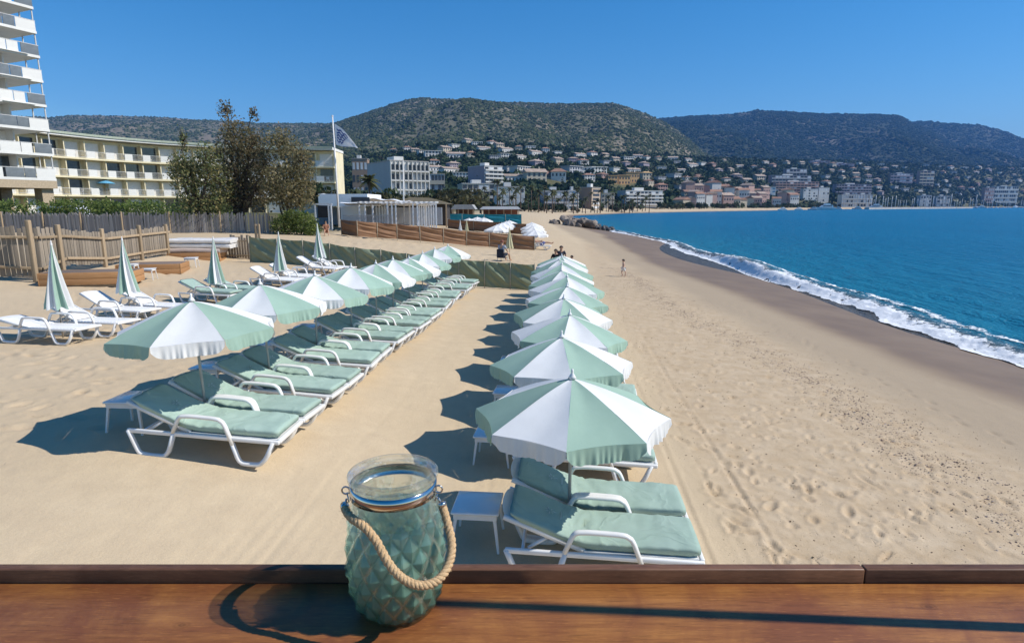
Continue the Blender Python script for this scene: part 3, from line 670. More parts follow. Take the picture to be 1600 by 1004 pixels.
rotsL = [R(-90), R(-90-12), R(-90+2), R(-98), R(-85), R(-95), R(-80), R(-92), R(-88), R(-97)]
kindsL = [True, True, True, True, False, True, False, True, True, False]
for i, (px, py, t) in enumerate(rowL):
    ap = at_t(px, py, t); p = Vector((ap.x, ap.y, ap.z-APEX))
    put_umb(kindsL[i], rotsL[i], p, f'{ORD[i]} striped parasol in the landward row' + (', nearest the counter' if i == 0 else ', counting from the counter'), 'green and white parasols in the landward row', (R(rr.uniform(-2.5, 2.5)), R(rr.uniform(-3, 3))+(R(3) if i == 0 else 0)))
    a = R(-3)+R(rr.uniform(-2, 2)); ca, sa = math.cos(a), math.sin(a)
    for s, side in ((-1, 'nearer'), (1, 'farther')):
        cx, cy_ = .30, s*.36; x = ap.x+cx*ca-cy_*sa; y = ap.y+cx*sa+cy_*ca
        put_lounger((i*2+1+(s > 0)) % NCUSH, (x, y, gz(x, y)), a+R(rr.uniform(-1, 1)), f'green-cushioned white lounger under the {ORD[i]} parasol of the landward row, {side} of its pair', 'cushioned loungers in the landward row')
    if i < 4:
        x, y = ap.x-.93, ap.y+.05; put_table((x, y, gz(x, y)), a, f'low white plastic table by the loungers under the {ORD[i]} parasol of the landward row', 'white side tables by the parasols')

# closed parasols with bare loungers on the left
def closed_mb(H=2.05, L=1.36, n=16):
    def f(t, s):
        a = 2*math.pi*t; ple = 1+.28*math.cos(a*8)*min(1, s*3); r = (.018+.205*s**1.15)*ple*(1 if s < .97 else .97); tw = .5*s
        return (r*math.cos(a+tw), r*math.sin(a+tw), H-.02-L*s-.03*math.cos(a*8)*s)
    return f
def make_closed(label, group):
    t = thing('closed_umbrella', label, 'beach umbrella', group=group)
    link('pole', MB().cyl((0, 0, -.25), (0, 0, 2.04), .017, 10).mesh('pole', M_pole), t)
    link('finial', MB().lathe([(0, .07), (.012, .06), (.012, .03), (.022, 0), (.022, -.03)], 10, c=(0, 0, 2.04)).mesh('finial', M_plastic), t)
    f = closed_mb()
    for k in range(8):
        nt_ = 12; link('canopy_panel', MB().grid(lambda u, s: f((k+u)/8, s), nt_, 14).mesh('canopy_panel', M_canW if k % 2 else M_canG), t)
    return t
cl = [(78, 380, 12.9, 'closed striped parasol over the bare white loungers nearest the picket fence'), (190, 373, 15.6, 'closed striped parasol in front of the nearest wooden day bed'), (331, 372, 19.0, 'closed striped parasol over the green-cushioned loungers near the day beds'), (433, 364, 22.5, 'closed striped parasol over bare loungers, in front of the green windbreak'), (498, 351, 25.5, 'closed striped parasol right beside the green windbreak, farthest of the closed ones')]
cp0 = None; lb1 = lb2 = None
lw = ['beside the picket fence', 'in front of the nearest day bed', '', 'between the closed parasols', 'against the green windbreak']
for i, (px, py, t, lab) in enumerate(cl):
    ap = at_t(px, py, t); o = make_closed(lab, 'closed parasols on the left') if cp0 is None else dup(cp0, lab, (0, 0, 0)); cp0 = cp0 or o
    o.location = (ap.x, ap.y, ap.z-2.05); o.rotation_euler = (R(rr.uniform(-1, 1)), R(rr.uniform(-2, 2)), rr.uniform(0, 6)+.4)
    a = R(-9+rr.uniform(-3, 3)); ca, sa = math.cos(a), math.sin(a)
    for s, side in ((-1, 'nearer'), (1, 'farther')):
        cx, cy_ = (.12 if s < 0 else .30), s*.47; x = ap.x+cx*ca-cy_*sa; y = ap.y+cx*sa+cy_*ca; p = (x, y, gz(x, y))
        if i == 2: put_lounger(i+(s > 0), p, a, f'green-cushioned lounger under the closed parasol near the day beds, {side} of its pair', 'cushioned loungers in the sand on the left'); continue
        lab = f'bare white slatted lounger {lw[i]}, {side} of its pair'
        if i == 0 and s < 0:
            lb2 = make_lounger('sun_lounger', lab, R(11), False, group='bare white loungers'); o = lb2
        elif lb1 is None: lb1 = make_lounger('sun_lounger', lab, R(27), False, group='bare white loungers'); o = lb1
        else: o = dup(lb1, lab, p)
        settle(o, p, a)
# ------------------------------------------------------------------ fences
def wood(name, a, b, rough=.75, scale=(1, 1, 9), bump=.35, rnd=.18):
    g = NG(name); c = g.coord('Object'); mp = g.n('ShaderNodeMapping'); mp.inputs['Scale'].default_value = scale; g.l(c, mp.inputs[0])
    oi = g.n('ShaderNodeObjectInfo').outputs['Random']; ad = g.n('ShaderNodeVectorMath', operation='ADD'); cb = g.n('ShaderNodeCombineXYZ'); g.l(g.math('MULTIPLY', oi, 37), cb.inputs[0]); g.l(g.math('MULTIPLY', oi, 11), cb.inputs[2]); g.l(mp.outputs[0], ad.inputs[0]); g.l(cb.outputs[0], ad.inputs[1])
    n = g.noise(ad.outputs[0], 3.2, 6, .65, 1.2); col = g.mix(g.mapr(n, .3, .7), a, b); h = g.n('ShaderNodeHueSaturation'); g.l(col, h.inputs['Color']); g.l(g.mapr(oi, 0, 1, 1-rnd, 1+rnd), h.inputs['Value'])
    g.setb(Base_Color=h.outputs[0], Roughness=rough, Normal=g.bump(n, bump, .01)); g.b.inputs['Specular IOR Level'].default_value = .25; return g.mat
M_plank = wood('weathered_plank', (.20, .165, .125), (.30, .25, .195), scale=(9, 9, .8))
M_post = wood('fence_post_wood', (.30, .215, .13), (.42, .32, .21), scale=(9, 9, .8))
M_pale = isl_mat('grey_pale', [(0, (.20, .18, .17)), (.5, (.29, .265, .25)), (1, (.38, .35, .33))], .9)
fence = thing('picket_fence', 'weathered plank picket fence with two rails behind the wooden day beds', 'fence', (-16, 20.3, .8))
FO = Vector((-16, 20.3, .8)); rr = random.Random(21)
fp = [(-120, 19.6, 352, 428, 2.0), (57, 20.5, 354, 440, 2.05), (98, 21.5, 357, 417, 1.48), (165, 23.8, 362, 416, 1.46), (222, 26, 357, 405, 1.44), (263, 28, 353, 399, 1.42)]
pm = MB().bbox(-.07, .07, -.07, .07, -.3, 1, .02).mesh('post', M_post); plk = [MB().bbox(-.071, .071, -.012, .012, -.02, 1, .005).mesh('plank', M_plank) for _ in range(1)][0]
rl = MB().bbox(0, 1, -.03, .03, -.045, .045, .008).mesh('rail', M_post)
for i, (px, t, y0, y1, hp) in enumerate(fp):
    b = at_t(px, y1, t)-FO; 
    if i > 0: o = link('post', pm, fence, b); o.scale = (1, 1, hp)
    if i == len(fp)-1: break
    a0 = at_t(px, y0, t)-FO; a1 = at_t(fp[i+1][0], fp[i+1][2], fp[i+1][1])-FO; b1 = at_t(fp[i+1][0], fp[i+1][3], fp[i+1][1])-FO
    d = Vector((a1.x-a0.x, a1.y-a0.y, 0)); L = d.length; ang = math.atan2(d.y, d.x); nrm = Vector((math.sin(ang), -math.cos(ang), 0)); n = int(L/.148)
    for k in range(n):
        f = (k+.5)/n; top = a0.lerp(a1, f).z+rr.uniform(-.07, .02); bot = b.lerp(b1, f).z+rr.uniform(.06, .12)
        q = Vector((a0.x+d.x*f, a0.y+d.y*f, bot))-nrm*.03; o = link('plank', plk, fence, q, ang+R(rr.uniform(-2, 2))); o.scale = (rr.uniform(.92, 1.02), 1, top-bot); o.rotation_euler.y = R(rr.uniform(-1, 1))
    for fr in (.22, .80):
        z0 = b.z+(a0.z-b.z)*fr; z1 = b1.z+(a1.z-b1.z)*fr; o = link('rail', rl, fence, (a0.x+nrm.x*.03, a0.y+nrm.y*.03, z0)); o.rotation_euler = (0, -math.atan2(z1-z0, L), ang); o.scale = (L, 1, 1)
# grey split-pale fence on the dune behind
pal = thing('paling_fence', 'grey chestnut paling fence running along the dune below the trees', 'fence', (-30, 44, 1.4))
mb = MB(); x = -44.0
while x < -17.2:
    yy = 43.5+.8*math.sin(x*.3); z = gz(x, yy); h = rr.uniform(1.22, 1.5); w_ = rr.uniform(.035, .06); ln = rr.uniform(-.05, .05)
    mb.add([(x-w_+30, yy-44, z-1.5), (x+w_+30, yy-44, z-1.5), (x+w_+ln+30, yy-44, z-1.4+h-.05), (x+ln+30, yy-44, z-1.4+h), (x-w_+ln+30, yy-44, z-1.4+h-.06), (x-w_+30, yy-43.97, z-1.5), (x+w_+30, yy-43.97, z-1.5), (x+w_+ln+30, yy-43.97, z-1.4+h-.05), (x+ln+30, yy-43.97, z-1.4+h), (x-w_+ln+30, yy-43.97, z-1.4+h-.06)],
           [(0, 1, 2, 3, 4), (9, 8, 7, 6, 5), (0, 5, 6, 1), (1, 6, 7, 2), (2, 7, 8, 3), (3, 8, 9, 4), (4, 9, 5, 0)]); x += rr.uniform(.085, .13)
o = mb.build('pale', M_pale, pal); o['kind'] = 'stuff'
for x in np.arange(-43, -17, 3.2): link('post', pm, pal, (x+30, 43.4+.8*math.sin(x*.3)-44, gz(x, 43.4)-1.4)).scale = (.6, .6, 1.5)
# short dark plank fence beside the mattress stack
sf = thing('plank_fence', 'short dark plank fence between the mattress stack and the green windbreak', 'fence', at_y(368, 410, 29.6))
for k in range(9):
    p = at_y(360+k*4.2, 410, 29.6+k*.02)-sf.location; o = link('plank', plk, sf, p); o.scale = (.8, 1, rr.uniform(1.2, 1.4)); o.location.z = -.05
for z in (.35, 1.05): o = link('rail', rl, sf, (-.35, -.05, z)); o.scale = (1.35, .7, .7)
for px in (391, 403.5, 408.5): o = link('post', pm, sf, at_y(px, 410, 29.4)-sf.location); o.scale = (.7, .7, 1.42 if px < 400 else 1.95); o.location.z = -.1

# fabric windbreaks
def cloth_mat(name, a, b, sc=1.2):
    g = NG(name); c = g.coord('Object'); n = g.noise(c, sc, 5, .6); g.setb(Base_Color=g.mix(g.mapr(n, .3, .7), a, b), Roughness=.7, Normal=g.bump(g.noise(c, 6, 4, .6), .25, .03)); g.b.inputs['Specular IOR Level'].default_value = .3; return g.mat
M_wgreen = cloth_mat('green_windbreak_cloth', (.20, .235, .15), (.27, .30, .195)); M_wbrown = cloth_mat('brown_windbreak_cloth', (.22, .115, .06), (.30, .165, .09)); M_wteal = cloth_mat('teal_windbreak_cloth', (.008, .16, .22), (.02, .24, .31))
M_stake = pmat('pale_stake', (.50, .44, .33), .7, .2, 9)
def windbreak(name, label, pts, mat, h, stake_h, seed, diag=0):
    root = thing(name, label, 'windbreak', pts[0]); O = Vector(pts[0]); rng = random.Random(seed)
    for i, p in enumerate(pts):
        q = Vector(p)-O; link('stake', MB().cyl((0, -.03, -.3), (rng.uniform(-.03, .03), -.03, stake_h*rng.uniform(.98, 1.06)), .021, 6).mesh('stake', M_stake), root, q)
        if i == len(pts)-1: break
        q1 = Vector(pts[i+1])-O; d = q1-q; nr = Vector((d.y, -d.x, 0)).normalized(); ph = rng.uniform(0, 6); L = d.length; dg = diag*rng.uniform(.5, 1.3)
        def f(u, s):
            am = math.sin(math.pi*u)**.7; wr = .045*math.sin(8*(s+dg*u)+ph)+.034*math.sin(19*(s+dg*1.3*u)+ph*2)+.020*math.sin(35*(s+dg*u*1.6)+ph)
            pnt = q+d*u+nr*(am*(.05+wr)+.004); return (pnt.x, pnt.y, q.z+(q1.z-q.z)*u+.03+s*(h-.035*math.sin(math.pi*u)))
        MB().grid(f, 20, 30).build('cloth_panel', mat, root)
    return root
gp = [(392, 410, 28.5), (436, 413, 28.3), (476, 416, 28), (517, 421, 27.9), (557, 427, 27.8), (597, 431, 27.6), (637, 437, 27.5), (677, 442, 27.4), (717, 446, 27.2), (757, 449, 27.1), (797, 452, 27), (836, 455, 26.9)]
windbreak('green_windbreak', 'dark green cloth windbreak on stakes closing the far end of the parasol rows', [at_t(*p) for p in gp], M_wgreen, 1.16, 1.24, 31, .55)
bp_ = [(534, 367, 46), (559, 370, 44.5), (590, 372, 45.2), (621, 374, 45.8), (657, 377, 46.2), (693, 380, 46.8), (729, 384, 47.4), (765, 386, 47.8), (800, 389, 48), (835, 392, 48)]
windbreak('brown_windbreak', 'long brown cloth windbreak in front of the white beach restaurant', [at_t(*p) for p in bp_], M_wbrown, 1.12, 1.15, 32, .12)
bq = [(700, 358, 66), (740, 361, 64), (780, 364, 62), (822, 367, 60)]
windbreak('brown_windbreak', 'lower brown cloth windbreak behind the white parasols', [at_t(*p) for p in bq], M_wbrown, 1.05, 1.1, 33, .1)
tq = [(688, 349, 84), (722, 350, 84), (757, 350.5, 84), (790, 350.5, 84), (815, 350.5, 84)]
windbreak('teal_windbreak', 'bright teal cloth windbreak below the brown beach bar', [at_t(*p) for p in tq], M_wteal, 1.35, 1.4, 34, .2)

# ------------------------------------------------------------------ wooden day beds, mattresses, stools
M_bed = wood('day_bed_wood', (.36, .18, .075), (.47, .26, .12), .6, (.7, 9, 9), .2, .12); M_bedtop = wood('grey_slat_wood', (.16, .12, .10), (.24, .19, .16), .8, (.7, 9, 9))
def daybed(label, px, py, t, L, D, h, rz):
    p = at_t(px, py, t); o = thing('day_bed', label, 'day bed', (p.x, p.y, p.z), rz, 'low wooden day bed bases')
    for k, z in enumerate((.09, .09+(h-.09)/2+.004)):
        z1 = z+(h-.09)/2-.006
        for nm in ('long', 'end'):
            if nm == 'long':
                for y in (0, D): link('side_board', MB().bbox(-L, 0, y-.02, y+.02, z, z1, .006).mesh('side_board', M_bed), o)
            else:
                for x in (-L-.022, .022): link('end_board', MB().bbox(x-.02, x+.02, -.02, D+.02, z, z1, .006).mesh('end_board', M_bed), o)
    sl = MB().bbox(-L+.03, -.03, 0, .09, h-.03, h+.004, .006).mesh('slat', M_bedtop)
    for k in range(int((D-.08)/.115)): link('slat', sl, o, (0, .04+k*.115, 0))
    for x in (-L+.12, -.12):
        for y in (.1, D-.1): link('foot', MB().box(x-.05, x+.05, y-.05, y+.05, 0, .095).mesh('foot', M_bed), o)
    return o
daybed('low wooden day bed base nearest the picket fence, behind a closed parasol', 207, 447, 20.6, 2.7, 1.15, .50, R(14))
daybed('low wooden day bed base between the other two, with white stools beside it', 282, 431, 23.9, 2.2, 1.3, .48, R(14))
daybed('wooden day bed base loaded with white wrapped mattresses', 343, 412, 28.4, 2.75, 1.3, .52, R(10))
M_wrap = fabric('white_plastic_wrap', (.62, .60, .57), (.74, .72, .70), 4, rough=.45)
M_wrapp = fabric('pinkish_mattress_cloth', (.52, .42, .37), (.60, .50, .44), 3)
p0 = at_t(343, 412, 28.4)
def mattr(label, x0, x1, z, th, dy, sag, mat, D=1.5):
    o = thing('mattress', label, 'mattress', (p0.x, p0.y+dy, p0.z+.52+z), R(7), 'mattresses piled on the farthest day bed')
    def f(u, s):
        a = 2*math.pi*s; n = 6; c_, q = math.cos(a), math.sin(a); r_ = (abs(c_)**n+abs(q)**n)**(-1/n); x = x0+(x1-x0)*u
        dz = .05*fbm(np.array([x*1.5+z*9]), np.array([c_*1.3]), 3, 7)[0]-sag*((2*u-1)**2); sh = .96 if u in (0, 1) else 1
        return (x, D/2+c_*r_*D/2*sh, th/2+q*r_*th/2*sh+dz)
    m = MB().grid(f, 24, 28); m.add([f(0, k/28) for k in range(28)], [tuple(range(28))]); m.add([f(1, k/28) for k in range(28)], [tuple(range(27, -1, -1))]); m.build('wrapped_body', mat, o)
    MB().box(x0+.3, x0+.33, -.012, D+.01, .01, th-.02).build('strap', M_wrapp, o)
mattr('bottom mattress of the pile on the farthest day bed, pinkish cloth', -3.3, .05, .0, .22, -.02, .02, M_wrapp)
mattr('white wrapped mattress in the middle of the pile on the day bed', -3.1, .5, .20, .24, .02, .03, M_wrap)
mattr('topmost white wrapped mattress of the pile, its ends drooping', -3.15, .55, .425, .2, .0, .0, M_wrap)
for (px, py, lab) in ((232, 437, 'low white plastic table by the corner of the nearest day bed'), (205, 430, 'low white plastic table behind the nearest day bed, half hidden by a closed parasol'), (300, 418, 'low white plastic table by the right end of the middle day bed')):
    p = on_ground(px, py); put_table(p, R(12), lab, 'white stools among the day beds')

# ------------------------------------------------------------------ foliage tools
def leaf_cloud(lobes, n, size, rng, flat=0, shell=.55, V_only=False):
    w_ = np.array([l[3]*l[4]*l[5] for l in lobes]); w_ = w_**.8; k = rng.choice(len(lobes), n, p=w_/w_.sum()); L = np.array(lobes)[k]
    d = rng.normal(size=(n, 3)); d /= np.linalg.norm(d, axis=1, keepdims=True); r = shell+(1-shell)*rng.random(n)**.7; r *= 1+.22*rng.normal(size=n)*.5
    tw = rng.random(n) < .12; r = np.where(tw, r*1.18, r)
    c = L[:, :3]+d*r[:, None]*L[:, 3:6]
    a = rng.normal(size=(n, 3)); a /= np.linalg.norm(a, axis=1, keepdims=True); b = np.cross(a, rng.normal(size=(n, 3))); b /= np.linalg.norm(b, axis=1, keepdims=True)
    s = size*rng.uniform(.5, 1.35, (n, 1)); e = rng.uniform(.35, .7, (n, 1))
    V = np.stack([c-a*s, c-b*s*e, c+a*s, c+b*s*e], 1).reshape(-1, 3); return V, np.arange(4*n).reshape(-1, 4)
def leaf_mat(name, stops, trans=.45):
    g = NG(name); col = g.ramp(g.n('ShaderNodeNewGeometry').outputs['Random Per Island'], stops); n = g.noise(g.coord('Object'), .9, 3, .5); col = g.mix(g.mapr(n, .35, .65), g.mix(.28, col, (.02, .03, .012), 'MIX'), col)
    oi = g.n('ShaderNodeObjectInfo').outputs['Random']; h = g.n('ShaderNodeHueSaturation'); g.l(col, h.inputs['Color']); g.l(g.mapr(oi, 0, 1, .82, 1.18), h.inputs['Value']); g.l(g.mapr(oi, 0, 1, .49, .51), h.inputs['Hue'])
    g.setb(Base_Color=h.outputs[0], Roughness=.7); g.b.inputs['Specular IOR Level'].default_value = .2
    tr = g.n('ShaderNodeBsdfTranslucent'); g.l(h.outputs[0], tr.inputs[0]); mx = g.n('ShaderNodeMixShader', i_0=trans); g.l(g.b.outputs[0], mx.inputs[1]); g.l(tr.outputs[0], mx.inputs[2]); g.l(mx.outputs[0], g.out.inputs[0]); return g.mat
M_tam = leaf_mat('tamarisk_leaf', [(0, (.10, .10, .05)), (.35, (.22, .205, .10)), (.7, (.33, .275, .145)), (1, (.44, .35, .20))])
M_tamg = leaf_mat('greener_tamarisk_leaf', [(0, (.09, .11, .05)), (.5, (.20, .23, .10)), (.85, (.32, .28, .13)), (1, (.44, .35, .17))])
M_hedge = leaf_mat('hedge_leaf', [(0, (.09, .14, .04)), (.5, (.19, .27, .07)), (1, (.33, .38, .12))], .5)
M_grey_l = leaf_mat('grey_shrub_leaf', [(0, (.05, .07, .05)), (1, (.14, .17, .13))])
M_dark_l = leaf_mat('dark_evergreen_leaf', [(0, (.018, .03, .014)), (.6, (.036, .055, .024)), (1, (.065, .085, .04))], .12)
M_bark = pmat('bark', (.10, .08, .062), .95, .3, 7, .6, 14, .03, spec=.1)
def limb(mb, a, b, r0, r1, rng, n=6, wob=.12):
    a, b = Vector(a), Vector(b); d = (b-a).length; pts = [a.lerp(b, k/n)+Vector((rng.uniform(-1, 1), rng.uniform(-1, 1), rng.uniform(-.3, .3)))*d*wob*math.sin(math.pi*k/n) for k in range(n+1)]
    mb.tube(pts, [r0+(r1-r0)*k/n for k in range(n+1)], 8)
def big_tree(label, base, Y, lobes_px, n, leaf, mat, seed, trunk_r, group, twigs=40):
    rng = random.Random(seed); nr = np.random.default_rng(seed); b = at_y(base[0], base[1], Y); b.z = min(b.z, gz(b.x, b.y)+.0)
    o = thing('tamarisk_tree', label, 'tree', b, group=group); lobes = []
    for (px, py, rx, ry) in lobes_px:
        c = at_y(px, py, Y+rng.uniform(-.8, .8)); k = c.y/F; lobes.append((c.x-b.x, c.y-b.y, c.z-b.z, rx*k, rx*k*.9, ry*k))
    mb = MB(); fork = Vector((0, 0, (lobes[0][2])*.30)); limb(mb, (0, 0, -.3), fork, trunk_r*1.25, trunk_r*.8, rng, 5, .07)
    for l in lobes:
        m = fork.lerp(Vector(l[:3]), .55)+Vector((rng.uniform(-.2, .2), rng.uniform(-.2, .2), -.15)); limb(mb, fork, m, trunk_r*.6, trunk_r*.3, rng, 5, .1); limb(mb, m, Vector(l[:3])+Vector((0, 0, l[5]*.6)), trunk_r*.3, .012, rng, 5, .12)
    mb.build('trunk', M_bark, o); tw = MB()
    for k in range(twigs):
        l = lobes[rng.randrange(len(lobes))]; a = Vector(l[:3]); d = Vector((rng.gauss(0, 1), rng.gauss(0, 1), rng.gauss(.5, .8))).normalized(); e = a+Vector((d.x*l[3], d.y*l[4], d.z*l[5]))*1.12; tw.tube([a, a.lerp(e, .5)+Vector((0, 0, .08)), e], [.02, .012, .005], 4)
    q = tw.build('twig', M_bark, o); q['kind'] = 'stuff'
    V, Q = leaf_cloud(lobes, n, leaf, nr, shell=.25); link('crown', np_mesh('crown', V, Q, mat, False), o); return o
TG = 'tamarisk trees on the dune'
big_tree('leaning tamarisk with greener crown, leftmost of the three on the dune', (314, 368), 44, [(300, 275, 34, 34), (325, 250, 24, 28), (280, 262, 20, 24), (345, 290, 22, 32), (308, 320, 34, 26), (286, 222, 8, 22), (335, 320, 24, 24)], 6600, .105, M_tamg, 41, .34, TG, 150)
big_tree('tallest tamarisk with bare dark trunk in the middle of the three', (376, 366), 46, [(375, 270, 40, 42), (368, 215, 26, 30), (395, 230, 26, 30), (360, 310, 28, 22), (352, 175, 13, 18), (397, 180, 9, 12), (400, 300, 28, 32), (415, 260, 20, 28), (345, 245, 14, 26)], 7400, .105, M_tam, 42, .36, TG, 190)
big_tree('round brownish tamarisk on thin stems, rightmost of the three', (447, 372), 45, [(450, 285, 38, 36), (440, 225, 24, 26), (470, 255, 22, 30), (462, 310, 30, 22), (425, 290, 20, 30), (480, 290, 13, 22)], 6600, .105, M_tam, 43, .14, TG, 130)
def shrub(name, label, cat, lobes, loc, n, leaf, mat, seed, group=None):
    o = thing(name, label, cat, loc, group=group); rng = np.random.default_rng(seed); V, Q = leaf_cloud(lobes, n, leaf, rng, shell=.55); link('foliage', np_mesh('foliage', V, Q, mat, False), o)
    mb = MB(); r2 = random.Random(seed)
    for l in lobes[:8]: limb(mb, (l[0]*.9, l[1]*.9, -.2), (l[0], l[1], l[2]+l[5]*.3), .05, .015, r2, 4)
    mb.build('stem', M_bark, o); return o
b = at_y(462, 368, 43.5); shrub('shrub', 'dense green shrub below the round tamarisk, above the green windbreak', 'shrub', [(-.8, 0, .7, .9, .8, .75), (.5, .2, .8, 1.0, .8, .85), (-.1, 0, 1.2, .8, .7, .65), (1.2, -.1, .5, .6, .6, .6)], b, 4200, .085, M_hedge, 51)
rg = random.Random(5)
hl = [(x+rg.uniform(-.3, .3), rg.uniform(-.5, .5), 1.15+.25*rg.random()-.006*(x+20), 1.1, .9, 1.05) for x in np.arange(-27, 15, 1.05)]
shrub('hedge', 'long green hedge behind the grey paling fence, in front of the hotel', 'hedge', hl, (-38, 53, gz(-38, 53)-.1), 17000, .12, M_hedge, 52)
hl = [(x+rg.uniform(-.3, .3), rg.uniform(-.3, .3), .55+.2*rg.random(), .9, .6, .6) for x in np.arange(-8, 9, .9)]
shrub('shrub', 'low grey-green shrubs along the foot of the hedge by the paling fence', 'shrub', hl, (-36, 47.5, gz(-36, 47.5)), 6000, .09, M_grey_l, 53)

# white van behind the hedge
M_car = pmat('white_car_paint', (.75, .76, .77), .3, .03, 3, coat=.5); M_glass_d = pmat('dark_car_glass', (.02, .025, .03), .08, .1, 3, spec=.7); M_tyre = pmat('tyre_rubber', (.03, .03, .03), .8)
van = thing('parked_van', 'white van parked behind the hedge in front of the hotel', 'van', (0, 0, 0)); pv_ = at_y(106, 321, 60); van.location = (pv_.x, 60, pv_.z-2.05); van.rotation_euler = (0, 0, R(4))
MB().prism([(-2.3, .35), (2.25, .35), (2.4, .6), (2.35, 1.05), (1.75, 1.25), (1.15, 2.0), (.9, 2.05), (-2.2, 2.05), (-2.35, 1.9), (-2.4, .6)], -.9, .9).build('body', M_car, van)
MB().box(-2.0, -1.0, -.915, -.90, 1.32, 1.84).build('side_window', M_glass_d, van); MB().box(-.9, .1, -.915, -.90, 1.32, 1.84).build('side_window', M_glass_d, van); MB().prism([(.2, 1.3), (1.45, 1.3), (1.0, 1.84), (.2, 1.84)], -.915, -.90).build('side_window', M_glass_d, van)
for x in (-1.45, 1.45):
    for y in (-.85, .85): w_ = MB().tube([(x, y-.1, .34), (x, y+.1, .34)], .34, 18).build('wheel', M_tyre, van); MB().tube([(x, y-.115, .34), (x, y+.115, .34)], .17, 12).build('rim', M_plastic, w_)

# ------------------------------------------------------------------ hotel: curved three-storey wing and the tower
M_cream = pmat('cream_render', (.80, .71, .48), .85, .08, .6); M_white = pmat('white_render', (.76, .75, .71), .8, .06, .7, rnd=.03); M_shut = pmat('white_roller_shutter', (.80, .79, .76), .6, .05, 5, rnd=.06)
M_rail = pmat('railing_metal', (.62, .62, .60), .5); M_dkglass = pmat('window_glass', (.06, .075, .085), .1, .3, 1, spec=.7, rnd=.4); M_roofg = pmat('pale_green_roof_edge', (.42, .47, .38), .8); M_rglass = pmat('smoked_railing_glass', (.20, .22, .23), .2, .2, 1, spec=.6); M_brownp = pmat('beige_wall', (.48, .38, .26), .85)
hot = thing('hotel', 'long curved cream hotel wing with three storeys of balconies behind the trees', 'hotel', (-65, 85, 0)); HO = Vector((-65, 85, 0))
A, C_ = Vector((-63.5, 70, 0)), Vector((-30.4, 107, 0))
def hcurve(s): return A*(1-s)**2+Vector((-62, 106, 0))*2*s*(1-s)+C_*s*s
NB = 20; zs = [2.3, 4.95, 7.5, 10.05]; ZR = 12.75; rr = random.Random(77)
def hp(s, off): p = hcurve(s); d = hcurve(min(1, s+.01))-hcurve(max(0, s-.01)); n = Vector((d.y, -d.x, 0)).normalized(); return p+n*off-HO
def strip(off0, off1, z0, z1, N=40, s0=0, s1=1):
    b = MB(); q = []
    for k in range(N+1):
        s = s0+(s1-s0)*k/N
        for off, z in ((off0, z0), (off1, z0), (off1, z1), (off0, z1)): p = hp(s, off); q.append((p.x, p.y, z))
    f = [(4*k+j, 4*k+(j+1) % 4, 4*k+4+(j+1) % 4, 4*k+4+j) for k in range(N) for j in range(4)]+[(3, 2, 1, 0), tuple(4*N+j for j in range(4))]
    return b.add(q, f)
strip(-7, -1.2, .3, ZR-.1).build('wall', M_cream, hot)
strip(-7.4, .45, ZR, ZR+.42).build('roof', M_white, hot); strip(.46, .58, ZR+.25, ZR+.55).build('roof_edge', M_roofg, hot)
for z in zs: strip(-1.19, .1, z-.24, z).build('floor_slab', M_cream, hot)
unit = {}
def ubox(key, w_, d, h, mat):
    if key not in unit: unit[key] = MB().box(-w_/2, w_/2, -d/2, d/2, 0, h).mesh(key, mat)
    return unit[key]
for k in range(NB+1):
    s = k/NB; p = hp(s, -.70); d = hcurve(min(1, s+.01))-hcurve(max(0, s-.01)); a = math.atan2(d.y, d.x)
    for z in zs:
        zz = z+.003; link('partition', ubox('partition', .14, .95, 2.28 if z < 10 else 2.66, M_cream), hot, (p.x, p.y, zz), a)
    if k == NB: break
    s = (k+.5)/NB; p = hp(s, 0); d = hcurve(s+.01)-hcurve(s-.01); a = math.atan2(d.y, d.x); L = (hcurve((k+1)/NB)-hcurve(k/NB)).length
    dirv = d.normalized()
    for zi, z in enumerate(zs):
        pw = hp(s, -1.16)
        r_ = rr.random(); o = link('shutter' if r_ < .72 else 'glass_door', ubox('shutter' if r_ < .72 else 'glass_door', 2.1, .06, 2.12, M_shut if r_ < .72 else M_dkglass), hot, (pw.x, pw.y, z+.01), a)
        if zi == 0: continue
        w1 = L*.42; q = p-dirv*(L*.5-w1*.5-.02); o = link('parapet', ubox('parapet', 1, .07, .95, M_white), hot, (q.x, q.y, z+.002), a); o.scale.x = w1
        w2 = L-w1-.06; q = p+dirv*(L*.5-w2*.5-.01); o = link('railing', shared('railing', 'hrail', lambda: (lambda m: ([m.box(-.5, .5, -.02, .02, z_, z_+.045) for z_ in (.08, .88)], [m.box(x-.006, x+.006, -.012, .012, .12, .88) for x in np.linspace(-.48, .48, 13)], m)[2])(MB()), M_rail), hot, (q.x, q.y, z+.002), a); o.scale.x = w2
        if rr.random() < .35: q = hp(s+rr.uniform(-.01, .01), -.7); o = link('balcony_chair', shared('balcony_chair', 'bch', lambda: MB().box(-.25, .25, -.25, .25, .38, .43).box(-.25, .25, .2, .25, .43, .85).box(-.24, -.2, -.24, -.2, 0, .38).box(.2, .24, -.24, -.2, 0, .38).box(-.24, -.2, .2, .24, 0, .38).box(.2, .24, .2, .24, 0, .38), M_plastic), hot, (q.x, q.y, z+.002), rr.uniform(0, 6))
q = at_y(167, 299, 90.5)-HO; q.z = zs[1]; o = thing('balcony_parasol', 'small pale blue parasol open on a lower balcony of the curved hotel', 'parasol', q+HO)
MB().lathe([(0, 2.1), (.6, 1.95), (1.15, 1.7), (1.15, 1.64), (.6, 1.9), (0, 2.05)], 10).build('canopy', pmat('blue_parasol_cloth', (.12, .38, .58), .8), o); MB().cyl((0, 0, 0), (0, 0, 2.05), .03, 6).build('pole', M_rail, o)
